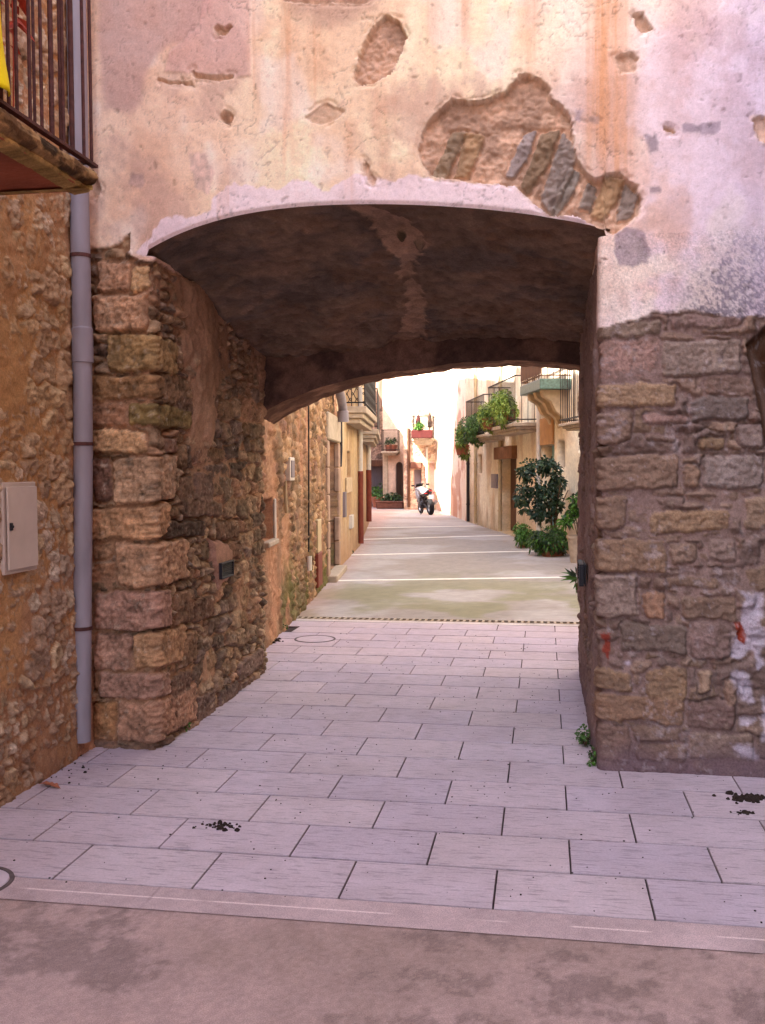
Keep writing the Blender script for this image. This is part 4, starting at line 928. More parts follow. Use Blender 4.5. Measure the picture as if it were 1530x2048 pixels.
# next house left, set where the lane widens
gC=gnd(738,1043);PC=VP((PA.pt(sd2,0)+np.array([.0,.0,0]))[:2],gC[:2])
hC=empty('plaster_house',tuple(PC.pt(3,0)),'narrow ochre house beyond the first red and white downpipe with a stone balcony','house')
def fC(S,Z):
    h,c=fB(S+31,Z);return h,c*.95
heightwall('wall',PC,0,PC.L,8.6,(.10,.08),fC,M_FAR,hC);body(PC,0,PC.L,8.6,5,hC,back=.3)
m=MB();m.box((-12.1,36.5,4.4),(4.2,14,8.8));m.build('unseen_shade_wing',M_PLAIN,hC)  # unseen block added to shade the far end of the lane
duo_pipe(PC,((731,887),(738,1043)),942,.12,.065,'downpipe white above and rust red below, farther of the two on left')
# balconies -------------------------------------------------------
def balcony(plane,s0,s1,zb,zt,proj,label,rail='plain',mats=(M_GLAZEW,M_IRON),hr=1.0,group=None,nb=None,ztop=None,mould=True):
    c=plane.pt((s0+s1)/2,zb,0);e_=empty('balcony',tuple(c),label,'balcony',group)
    m=MB();th=zt-zb
    if mould:
        obox(plane,(s0+s1)/2,zt-th*.2,proj/2,s1-s0,th*.4,proj,m,.01);obox(plane,(s0+s1)/2,zt-th*.55,proj/2-.03,s1-s0-.08,th*.3,proj-.06,m,.01);obox(plane,(s0+s1)/2,zb+th*.15,proj/2-.06,s1-s0-.18,th*.3,proj-.12,m,.01)
    else:obox(plane,(s0+s1)/2,(zb+zt)/2,proj/2,s1-s0,th,proj,m,.01)
    m.build('slab',mats[0],e_)
    I=.03;a=s0+I;b=s1-I;pr=proj-I
    for z in (zt+.07,zt+hr):
        m=MB();obox(plane,(a+b)/2,z,pr,b-a+.03,.025,.03,m);obox(plane,a,z,pr/2,.03,.025,pr,m);obox(plane,b,z,pr/2,.03,.025,pr,m);m.build('handrail',mats[1],e_)
    nb=nb or int((b-a)/.12);np_=max(2,int(pr/.12))
    L=[(a+(b-a)*i/nb,pr) for i in range(nb+1)]+[(a,pr*i/np_) for i in range(np_)]+[(b,pr*i/np_) for i in range(np_)]
    m=MB()
    for s_,o_ in L:m.tube([plane.pt(s_,zt+.0,o_),plane.pt(s_,zt+hr,o_)],.008,6)
    m.build('balusters',mats[1],e_)
    if rail=='scroll':
        for k in range(len(L)-1):
            (s_,o_),(s2,o2)=L[k],L[k+1]
            if abs(s_-s2)+abs(o_-o2)>.3:continue
            A=plane.pt(s_,0,o_);B=plane.pt(s2,0,o2)
            pts=[A+(B-A)*(.5+.45*math.sin(t*2.2))+np.array([0,0,zt+hr*(.08+.86*t/12)+.05*math.sin(t*4.4)]) for t in np.linspace(0,12,60)]
            m=MB();m.tube(pts,.008,5);m.build('scroll',mats[1],e_)
    return e_
def bal_px(plane,near,far_x,zb_px,zt_px,corner,**k):
    """near: px x of slab where it leaves the wall; corner: px of the outer near corner (bottom)"""
    s0=plane.px(near,zb_px)[0];P0=plane.pt(s0,0)
    # projection from the corner pixel: intersect the vertical plane through P0 perpendicular to the wall
    d=ray(*corner);t=((P0-EYE)@plane.d)/(d@plane.d);q=EYE+t*d;proj=float((q-P0)@plane.n);zb=float(q[2])
    d=ray(corner[0],zt_px);t=((P0-EYE)@plane.d)/(d@plane.d);zt=float((EYE+t*d)[2])
    d=ray(far_x,corner[1]);n0=plane.a+plane.n*proj;t=((n0-EYE)@plane.n)/(d@plane.n);s1=float(((EYE+t*d)-plane.a)@plane.d)
    return s0,s1,zb,zt,proj
b1=bal_px(PA,690,754,846,812,(733,846))
print('bal1',b1)
balcony(PA,b1[0],b1[1],b1[2],b1[3],b1[4],'moulded stone balcony with scrolled iron railing on the ochre house at left',rail='scroll')
b2=bal_px(PC,723,761,884,858,(757,884))
print('bal2',b2)
balcony(PC,b2[0],max(b2[0]+1.2,b2[1]),b2[2],b2[3],b2[4],'farther stone balcony half hidden behind the scrolled iron one on left')
#==RIGHT==
# ------------------------------------------------------------------ alley, right side
r0=gnd(1162,1115);r1=gnd(1000,1064);r2=gnd(934,1043)
print('right foot',r0,r1,r2,'left foot',gA[0],gA[1],gA[2],gC)
PB=VP(r0[:2],r2[:2],flip=-1)
PB.a=PB.pt(-( (PB.a[1]-8.4)/PB.d[1]),0);PB.a[2]=0;PB.L+=0
sB0=0.;sBend=PB.px(934,1043)[0];sB1=PB.px(1114,1000)[0];sB2=PB.px(1036,1070)[0]
def cream(seed,base=(228,212,178),b2=(226,212,188)):
    def f(S,Z):
        n=fbm(S*.8,Z*.8,5,seed);c=mixc(np.broadcast_to(lin(base),S.shape+(3,)),lin(b2),ss(-.1,.14,n))
        c=mixc(c,lin((198,168,134)),ss(.04,.2,fbm(S*2.2,Z*.8,5,seed+1)+.15*ss(1.4,.2,Z))*.55)
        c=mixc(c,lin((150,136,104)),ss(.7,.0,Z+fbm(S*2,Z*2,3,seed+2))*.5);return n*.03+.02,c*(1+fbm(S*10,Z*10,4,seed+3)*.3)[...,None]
    return f
def opening(plane,*r):return rect(plane,*r)
oD1=opening(PB,1003,915,1034,1066);oD1=(oD1[0],oD1[1],.05,oD1[3])
oT=opening(PB,1088,890,1110,1100);oT=(oT[0],oT[1],.05,oT[3])
oW=opening(PB,1118,882,1131,935);oW2=opening(PB,958,911,965,945);oW3=opening(PB,1159,868,1166,902)
RH=[]
for (nm,s0,s1,H,seed,base,lb,ops) in [('n',0,sB1,7.0,701,(236,228,206),'cream rendered house nearest the arch on the right side of the lane',[(*oW,.2,(110,96,96)),(*oW3,.2,(90,80,76))]),
      ('m',sB1,sB2,7.3,721,(238,228,204),'cream house with carved corbels and green tiled balcony on the right',[(*oT,.25,(150,130,100))]),
      ('f',sB2,sBend,7.0,741,(242,236,218),'long pale cream house with two plant filled balconies on the right',[(*oD1,.3,(196,166,120)),(*oW2,.15,(120,90,64))])]:
    h_=empty('plaster_house',tuple(PB.pt((s0+s1)/2,0)),lb,'house')
    heightwall('wall',PB,s0,s1,H,(.05,.045),cream(seed,base),M_FAR,h_,ops);body(PB,s0,s1,H,5,h_,back=.36);RH.append(h_)
def inset(plane,o,off,mat,name,parent,th=.04):
    m=MB();obox(plane,(o[0]+o[1])/2,(o[2]+o[3])/2,off,o[1]-o[0],o[3]-o[2],th,m);return m.build(name,mat,parent)
inset(PB,oW,-.17,M_GLASS,'window',RH[0]);inset(PB,oW3,-.17,M_DARKWOOD,'window',RH[0])
inset(PB,oT,-.2,M_TURQ,'door',RH[1]);inset(PB,oD1,-.27,M_WOOD,'door',RH[2]);inset(PB,oW2,-.12,M_DARKWOOD,'window',RH[2])
m,_=on_wall_box(PB,1080,836,1111,890,.05,.05);m.build('door_canopy_board',M_TANBOARD,RH[1])
m,_=on_wall_box(PB,999,893,1036,918,.16,.08);m.build('door_lintel',noise_mat('rust_brown_lintel',(124,86,60),scale=6,var=.25),RH[2])
wbox('letter_box',PB,992,948,1003,976,.12,M_GREYPAINT,'grey box mounted beside the door of the long cream house','letter box',off=.08)
for (pp,lb,mt,rr) in [([(936,907),(936,1043)],'dark slim drainpipe at the far end of the long cream house',M_IRON,.05),([(948,860),(951,1046)],'cream drainpipe next to the dark one on far right wall',M_BEIGE,.05),
                   ([(992,725),(995,872),(1000,1062)],'cream drainpipe left of the brown door on right wall',M_BEIGE,.05),([(1071,800),(1072,850),(1075,930),(1077,1070)],'pale drainpipe between the brown door and turquoise door',M_WHITE,.05)]:
    s,z=PB.px(*pp[-1],.09);P=[]
    for x,y in pp:
        _,z_=PB.px(x,y,.09);P.append(PB.pt(s,max(z_,.02),.09))
    P[0]=P[0]+np.array([0,0,2.2 if pp[0][1]<880 else 0]);m=MB();m.tube([P[-1],P[0]],rr,12)
    for z_ in np.arange(.6,P[0][2],1.3):m.tube([PB.pt(s,z_-.02,.09),PB.pt(s,z_+.02,.09)],rr*1.3,12)
    o=m.build('drainpipe',mt,smooth=True);tag(o,lb,'drainpipe')
# right balconies: corner is the outer near... seen from the street the near end is on the right
def rb(near_wall,corner,far_x,zt_px):
    return bal_px(PB,near_wall,far_x,corner[1],zt_px,corner)
# R1
def rbx(out_near,out_far,zb,zt,near_s=None,proj=.55):
    """front face plane at proj: near px column, far px column"""
    A=PB.px(out_near,(zb+zt)/2,proj);B=PB.px(out_far,(zb+zt)/2,proj)
    zb_=PB.px((out_near+out_far)/2,zb,proj)[1];zt_=PB.px((out_near+out_far)/2,zt,proj)[1]
    return A[0],B[0],zb_,zt_,proj
q=rbx(1172,1117,858,843);print('R1',q)
balcony(PB,q[0],q[1],q[2],q[3],q[4],'iron railed balcony nearest the arch on the right houses',mats=(M_GLAZEW,M_IRON),hr=1.05)
q=rbx(1080,1040,785,765,proj=.65);print('R2',q)
R2=balcony(PB,q[0],q[1]+.0,q[2],q[3],q[4],'balcony edged in green glazed tiles on carved stone corbels, right side',mats=(M_TILEGREEN,M_WOOD),hr=1.0,mould=False)
for s_ in (q[0]+.35,(q[1]+q[0])/2,q[1]-.35):
    m=MB();pr=q[4]
    poly=[PB.pt(s_-.1,q[2],.02),PB.pt(s_-.1,q[2],pr*.85),PB.pt(s_-.1,q[2]-.12,pr*.8),PB.pt(s_-.1,q[2]-.22,pr*.55),PB.pt(s_-.1,q[2]-.42,pr*.4),PB.pt(s_-.1,q[2]-.52,pr*.2),PB.pt(s_-.1,q[2]-.75,.02)]
    m.prism(poly,PB.d*.2);m.build('corbel',M_CORBEL,R2)
m=MB();
for i in range(int((q[1]-q[0])/.09)):
    obox(PB,q[0]+.05+i*.09,q[3]+.5,q[4]-.015,.075,.8,.015,m)
m.build('screen_slats',M_WOOD,R2)
q=rbx(1028,974,868,851,proj=.62);print('R3',q);q3=q
balcony(PB,q[0],q[1],q[2],q[3],q[4],'balcony full of bright green plants above the brown door',mats=(M_GLAZEW,M_IRON),hr=1.05)
q=rbx(966,930,884,872,proj=.62);print('R4',q);q4=q
balcony(PB,q[0],q[1],q[2],q[3],q[4],'farthest balcony on the right wall with dark trailing plants',mats=(M_GLAZEW,M_IRON),hr=1.05)
#==PLANTS==
def cascade(name,c,rad,n,L,mis,seed,label,potr=.22):
    e_=empty(name,tuple(c-np.array([0,0,rad[2]])),label,'plant');m=MB();blob_leaves(m,c,rad,int(n*1.8),L*.62,L*.36,mis,seed,droop=.4,clumps=22,up=.0);m.build('foliage',M_LEAF,e_)
    m=MB();m.lathe(c-np.array([0,0,rad[2]*.7]),[(.001,0),(potr*.7,0),(potr,.3),(potr*.92,.3),(potr*.9,.26),(.001,.26)],14);m.build('pot',M_TERRA,e_)
cascade('balcony_plant',PB.pt(q3[0]+ (q3[1]-q3[0])*.30,q3[3]+.38,q3[4]-.05),(.38,.6,.44),2300,.10,(2,2,1),51,'bright green bushy plant spilling through the iron balcony bars')
cascade('balcony_plant',PB.pt(q3[0]+(q3[1]-q3[0])*.85,q3[3]+.25,q3[4]+.02),(.3,.4,.42),1600,.10,(2,1,2),54,'yellowish green plant trailing from the far end of the balcony above the brown door')
cascade('balcony_plant',PB.pt(q4[0]+(q4[1]-q4[0])*.5,q4[3]+.28,q4[4]-.05),(.42,1.1,.5),3000,.11,(0,1,1),52,'dark green trailing plant hanging off the farthest right balcony')
cascade('balcony_plant',PB.pt(q4[1]-.1,q4[3]-.10,q4[4]+.10),(.26,.6,.58),1500,.10,(1,2),53,'light green tail of foliage drooping below the farthest right balcony')
# big potted bush
def ptree():
    c=gnd(1095,1113)+np.array([0.12,.25,0]);sc=(c[1])/F
    H=lambda y:CH+(948-y)*sc
    e_=empty('potted_bush',tuple(c),'tall dark leaved rubber like bush in a pot on the right of the lane','plant')
    m=MB();m.lathe(c,[(.001,0),(.20,0),(.27,.36),(.29,.36),(.29,.41),(.25,.41),(.24,.36),(.001,.36)],24);m.build('pot',M_TERRA,e_)
    m=MB();rg=np.random.RandomState(3);tips=[]
    for k in range(5):
        a=k*1.3;top=c+np.array([math.cos(a)*.28,math.sin(a)*.2,H(1000)+rg.uniform(-.1,.3)]);mid=c+np.array([math.cos(a)*.06,math.sin(a)*.06,.8])
        m.tube([c+np.array([math.cos(a)*.04,math.sin(a)*.04,.3]),mid,top],[.022,.018,.008],7)
    m.build('trunk',M_BARK,e_,smooth=True)
    m=MB();w_=50*sc
    for (px,py,rx,rz,n,mi) in [(1062,945,24,26,330,(0,3)),(1095,935,26,24,330,(0,3)),(1118,965,20,32,330,(0,3)),(1050,985,20,24,260,(0,3)),(1085,990,30,26,380,(0,3)),(1112,1005,18,26,240,(0,3)),(1075,1025,24,20,230,(0,3)),(1048,1012,14,12,90,(0,3)),(1098,1035,14,14,100,(0,))]:
        d=ray(px,py);t=c[1]/d[1];q=EYE+d*t;blob_leaves(m,q,(rx*sc,.35,rz*sc),n,.10,.06,mi,seed=px,clumps=9,up=.3)
    m.build('crown',M_LEAF,e_)
    return c
cb=ptree()
def lowplant(px0,py0,px1,py1,n,seed,label,mis,dy=0,L=.07,pot=True):
    c=gnd((px0+px1)/2,py1)+np.array([0,.15+dy,0]);sc=c[1]/F;rx=(px1-px0)/2*sc;rz=(py1-py0)/2*sc
    e_=empty('potted_plant',tuple(c),label,'plant')
    m=MB();blob_leaves(m,c+np.array([0,0,rz*1.0]),(rx*1.22,.42,rz*1.15),n,L,L*.5,mis,seed,clumps=26,droop=.5);m.build('foliage',M_LEAF,e_)
    if pot:
        m=MB();h=rz*.9;m.lathe(c,[(.001,.0),(rx*.35,0),(rx*.45,h*.8),(rx*.48,h*.8),(rx*.48,h),(.001,h)],18);m.build('pot',M_TERRA,e_)
lowplant(1060,1056,1137,1114,3800,61,'dense low green plant wrapped round the foot of the tall bush',(4,0,1))
lowplant(1028,1053,1060,1100,1300,62,'small bright green plant in a terracotta pot left of the tall bush',(4,1,4),dy=.5)
# plant behind the jamb, on a tan post pot
def midplant():
    c=gnd(1150,1125);c=np.array([c[0]+.05,c[1],0]);sc=c[1]/F
    e_=empty('potted_plant',tuple(c),'fresh green leafy plant half hidden behind the right jamb','plant')
    m=MB()
    for (px,py,rx,rz,n) in [(1150,1030,14,24,130),(1138,1042,16,14,120),(1152,1000,10,16,60),(1160,1020,14,30,140)]:
        d=ray(px,py);t=c[1]/d[1];q=EYE+d*t;blob_leaves(m,q,(rx*sc,.2,rz*sc),n,.11,.055,(4,0,4),seed=py,clumps=6)
    m.build('foliage',M_LEAF,e_)
    m=MB()
    for k in range(4):m.tube([c+np.array([0,0,.45]),c+np.array([-.15+.1*k,.05*k,1.1])],.007,6)
    m.build('stems',M_BARK,e_)
    m=MB();m.lathe(c,[(.001,0),(.13,0),(.19,.45),(.21,.45),(.21,.5),(.001,.48)],18);m.build('pot',M_GLAZEW,e_)
midplant()
def lance():
    c=np.array([XR+.02,9.25,0.]);d=ray(1150,1160);t=c[1]/d[1];q=EYE+d*t
    e_=empty('potted_plant',(c[0],c[1],0),'plant with long lance shaped leaves poking out past the right jamb','plant')
    m=MB();rg=np.random.RandomState(4)
    for (x,y,L_) in [(1118,1140,0),(1120,1158,0),(1117,1150,0),(1128,1132,0),(1140,1134,0),(1130,1152,0),(1146,1176,0),(1152,1186,0),(1150,1130,0),(1138,1165,0),(1158,1125,0),(1165,1150,0),(1135,1146,0)]:
        d=ray(x,y);t=(c[1]+rg.uniform(-.1,.1))/d[1];tip=EYE+d*t;st=q+rg.randn(3)*.015+np.array([.03,0,0]);v=tip-st;Ln=np.linalg.norm(v)
        leaf(m,st,v,np.array([.2,-.9,.6])+rg.randn(3)*.3,Ln*1.0,.035,rg.choice([0,1,4]),.08)
    m.build('leaves',M_LEAF,e_);m=MB();m.tube([(c[0]+.05,c[1],.3),tuple(q)],.006,6);m.build('stem',M_BARK,e_)
    m=MB();m.lathe((c[0]+.12,c[1]+.02,0),[(.001,0),(.10,0),(.14,.3),(.15,.3),(.15,.34),(.001,.33)],18);m.build('pot',M_TERRA,e_)
lance()
#==FAR==
# ------------------------------------------------------------------ far end of the lane
def gy(px,yd):  # ground-plane position for a pixel column at given y distance
    d=ray(px,1000);return EYE[0]+d[0]/d[1]*yd
def zy(py,px,yd):
    d=ray(px,py);return EYE[2]+d[2]/d[1]*yd
YE1=42.;YE2=47.
# peeling wall on the right: from the end of the cream house to the stone house
pa=gnd(934,1043);pb=(gy(873,YE1),YE1)
PD=VP(pa[:2],pb,flip=-1)
def fD(S,Z):
    n=fbm(S*.9,Z*.9,5,801);c=np.broadcast_to(lin((236,216,196)),S.shape+(3,))
    c=mixc(c,lin((216,170,140)),ss(.04,.14,fbm(S*1.3,Z*1.0,4,802)+.20*ss(2.3,.2,Z)-.08)*.8)
    c=mixc(c,lin((190,130,104)),ss(.10,.16,fbm(S*.9,Z*1.4,4,803)+.16*ss(2.6,.4,Z)-.03)*.7);return n*.05,c
hD=empty('plaster_house',tuple(PD.pt(3,0)),'house wall with peeling pink and white limewash behind the motorcycle','house')
heightwall('wall',PD,0,PD.L,9.2,(.09,.07),fD,M_FAR,hD);body(PD,0,PD.L,9.2,5,hD,back=.3)
# stone house facing the camera
def facing(name,px0,px1,Y,H,fn,label,ops=(),depth=5,py=1000):
    x0,x1=gy(px0,Y),gy(px1,Y);P=VP((x0,Y),(x1,Y));h_=empty(name,(x0,Y,0),label,'house')
    L=P.L
    heightwall('wall',P,0,L,H,(.06,.05),fn,M_FAR,h_,[(P.px(a,(b+d)/2)[0],P.px(c,(b+d)/2)[0],P.px(a,d)[1] if d<1005 else .05,P.px(a,b)[1],dp,cl) for (a,b,c,d,dp,cl) in ops])
    body(P,0,L,H,depth,h_,back=.5);return P,h_
def fE(S,Z):
    h,c=masonry(S,Z,91,[],[(214,184,158),(196,162,138),(226,200,174),(178,146,124)],(230,200,176),cw=.38,ch=.22,flush=.02,p=2.5,mort2=(214,182,160));return h,c
PE,hE=facing('stone_house',808,876,YE1,9.,fE,'pinkish stone house facing down the lane with boarded window and arched niche',[(826,938,842,978,.25,(150,116,96)),(857,925,871,1003,.12,(206,170,158))])
m=MB();a=PE.px(822,925)[0];b=PE.px(845,925)[0];z0=PE.px(830,937)[1];z1=PE.px(830,924)[1];obox(PE,(a+b)/2,(z0+z1)/2,.12,b-a,z1-z0,.3,m,.03);m.build('window_lintel',noise_mat('brown_beam',(110,72,58),scale=6),hE)
m=MB();a=PE.px(826,960)[0];b=PE.px(842,960)[0];z0=PE.px(830,978)[1];z1=PE.px(830,938)[1];obox(PE,(a+b)/2,(z0+z1)/2,-.2,b-a,z1-z0,.06,m);m.build('window',M_GREYPAINT,hE)
# arched head trim of the niche
m=MB();a,b=PE.px(856,925)[0],PE.px(872,925)[0];zc_=PE.px(864,926)[1];rr=(b-a)/2
pts=[PE.pt((a+b)/2-rr*math.cos(t),zc_+rr*math.sin(t),.05) for t in np.linspace(0,math.pi,14)];m.tube(pts,.07,6);m.tube([pts[0],PE.pt(a,.0,.05)],.05,6);m.tube([pts[-1],PE.pt(b,.0,.05)],.05,6);m.build('niche_surround',M_CORBEL,hE)
m=MB();n=16;a0=PE.pt((a+b)/2,zc_,.0)
fan=[PE.pt((a+b)/2-rr*math.cos(t),zc_+rr*math.sin(t),.01) for t in np.linspace(0,math.pi,n)];m.prism(fan,PE.n*.02);m.build('niche_panel',noise_mat('niche_plaster',(206,170,158),scale=3),hE)
def vpipe(P,px,py0,py1,r,mat,label,off=.1,name='drainpipe'):
    s=P.px(px,(py0+py1)/2)[0];m=MB();m.tube([P.pt(s,max(0,P.px(px,py1)[1]),off),P.pt(s,P.px(px,py0)[1],off)],r,10);o=m.build(name,mat,smooth=True);tag(o,label,'drainpipe')
vpipe(PE,818,857,1014,.065,M_WOOD,'dark drainpipe up the left edge of the far stone house')
vpipe(PE,854,895,985,.05,M_WHITE,'white drainpipe left of the arched niche on far stone house')
# balcony with umbrellas and planters
s0,s1=PE.px(828,870)[0],PE.px(870,870)[0];zt=PE.px(850,878)[1];zb=PE.px(850,890)[1]
e_=balcony(PE,s0,s1,zb,zt,.7,'far stone balcony with red planters and two folded umbrellas',mats=(M_GLAZEW,M_IRON),hr=.95,nb=18)
M_WINE=noise_mat('dark_wine_cloth',(74,26,24),scale=9)
pl=empty('planter_box',tuple(PE.pt(s0+.3,zt,.8)),'terracotta planter box hung along the far stone balcony front','planter')
m=MB();obox(PE,(s0+s1)/2,zt+.18,.82,(s1-s0)*.96,.34,.26,m,.02);m.build('box',M_WINE,pl)
m=MB();blob_leaves(m,PE.pt(s0+(s1-s0)*.4,zt+.5,.75),(.32,.2,.18),360,.10,.06,(0,4),71,clumps=9);m.build('foliage',M_LEAF,pl)
for (px,top,lb) in [(839,831,'folded dark red umbrella on the far balcony, left of two'),(862,826,'folded brownish umbrella on the far balcony, right of two')]:
    s=PE.px(px,850)[0];u=empty('folded_umbrella',tuple(PE.pt(s,zt,.4)),lb,'umbrella',group='folded umbrellas on the far balcony')
    zt_=PE.px(px,top)[1];zb_=PE.px(px,856)[1]
    m=MB();m.tube([PE.pt(s,zt,.4),PE.pt(s,zt_+.05,.4)],.02,8);m.build('pole',M_IRON,u)
    m=MB();m.lathe(PE.pt(s,zb_,.4),[(.06,0),(.10,.05),(.10,.25),(.06,.5),(.02,zt_-zb_)],12);m.build('canopy',M_WINE if px==839 else M_DARKWOOD,u)
# middle house with arched door and balcony
YE2=43.6
def fG(S,Z):
    n=fbm(S*1.2,Z*1.2,5,821);c=mixc(np.broadcast_to(lin((228,200,176)),S.shape+(3,)),lin((206,172,148)),ss(-.1,.1,n));return n*.04,c*(1+fbm(S*8,Z*8,3,822)*.4)[...,None]
PG,hG=facing('plaster_house',766,809,YE2,9.2,fG,'peach plastered far house with tall brown arched door',[(793,930,805,1012,.2,(70,46,40))])
a,b=PG.px(793,960)[0],PG.px(805,960)[0];z1=PG.px(799,930)[1];rr=(b-a)/2
m=MB();fan=[PG.pt((a+b)/2-rr*math.cos(t),z1+rr*math.sin(t),.0) for t in np.linspace(0,math.pi,14)]+[PG.pt(b,.02,.0),PG.pt(a,.02,.0)];m.prism(fan[::-1],PG.n*.07);m.build('door',M_DARKWOOD,hG)
m=MB();a,b=PG.px(767,940)[0],PG.px(776,940)[0];obox(PG,(a+b)/2,PG.px(770,950)[1]/1,.04,b-a,PG.px(770,912)[1]-PG.px(770,990)[1],.12,m);m.build('pilaster',M_GLAZEW,hG)
s0,s1=PG.px(766,900)[0],PG.px(800,900)[0];zt=PG.px(785,903)[1];zb=PG.px(785,911)[1]
balcony(PG,s0,s1,zb,zt,.6,'far balcony above the brown arched door holding two red pots',mats=(M_GLAZEW,M_IRON),hr=.95,nb=16)
for k,(px,lb) in enumerate([(790,'red flower pot on the far balcony near its right end'),(780,'second red flower pot on the far balcony near its middle')]):
    s=PG.px(px,900)[0];c=PG.pt(s,zt,.42);e_=empty('flower_pot',tuple(c),lb,'flower pot',group='pots on the far balcony')
    m=MB();m.lathe(c,[(.001,0),(.12,0),(.17,.28),(.001,.27)],14);m.build('pot',M_TERRA,e_);m=MB();blob_leaves(m,c+np.array([0,0,.42]),(.2,.2,.18),140,.1,.05,(1,0),90+k,clumps=6);m.build('foliage',M_LEAF,e_)
# garage
YG2=45.
def fH(S,Z):
    h,c=masonry(S,Z,95,[],[(150,122,104),(120,96,84),(170,140,118),(104,88,78)],(140,112,98),cw=.4,ch=.25,flush=.01,p=2.4);return h,c
PH,hH=facing('stone_garage',700,768,YG2,9.4,fH,'shadowed dark stone building with wide grey garage door closing the lane',[(733,933,767,1012,.3,(110,100,104))])
a,b=PH.px(733,970)[0],PH.px(768,970)[0];z1=PH.px(750,933)[1]
m=MB()
nn=12
for k in range(nn):obox(PH,a+(b-a)*(k+.5)/nn,z1/2,-.2,(b-a)/nn-.02,z1,.06,m,.006)
m.build('garage_door',M_GREYPAINT,hH)
m=MB();obox(PH,(a+b)/2,z1+.15,.06,b-a+.4,.3,.3,m,.02);m.build('lintel_beam',M_WOOD,hH)
# utility box, pots
def fpot(px,py,r,h,label,mat=M_TERRA,lr=.3,n=300,mis=(1,0),oval=1.,tub=False):
    c=gnd(px,py);c[2]=0
    e_=empty('plant_pot',tuple(c),label,'plant pot')
    m=MB()
    if tub:m.box(c+np.array([0,0,h/2]),(r*2,r*1.1,h),ch=.05);m.box(c+np.array([0,0,h-.04]),(r*2+.06,r*1.1+.06,.07),ch=.02)
    else:m.lathe(c,[(.001,0),(r*.68,0),(r*.95,h*.75),(r,h*.8),(r,h),(r*.9,h),(r*.85,h*.9),(.001,h*.9)],22)
    m.build('pot',mat,e_,smooth=not tub)
    m=MB();blob_leaves(m,c+np.array([0,0,h+lr*.6]),(lr*oval,lr,lr),n,.13,.07,mis,int(px),clumps=12);m.build('foliage',M_LEAF,e_)
fpot(755.5,1015,.30,.50,'round terracotta pot with green leaves before the garage door',lr=.40,n=420,mis=(4,0,1))
fpot(781.5,1017,.62,.34,'wide brown tub of low green plants beside the terracotta pot',mat=noise_mat('brown_tub',(108,70,58),scale=8),lr=.22,n=420,oval=2.8,tub=True)
c=gnd(768,1011);m=MB();hh=(1011-971)*c[1]/F
e_=empty('utility_cabinet',(c[0],c[1],0),'white grey utility cabinet standing behind the plant tubs','cabinet')
m.box((c[0],c[1],hh/2),(.26,.3,hh),ch=.02);m.build('cabinet_body',M_WHITE,e_);m=MB();m.box((c[0],c[1]-.158,hh/2),(.2,.012,hh-.1),ch=.003);m.build('door',M_WHITE,e_)
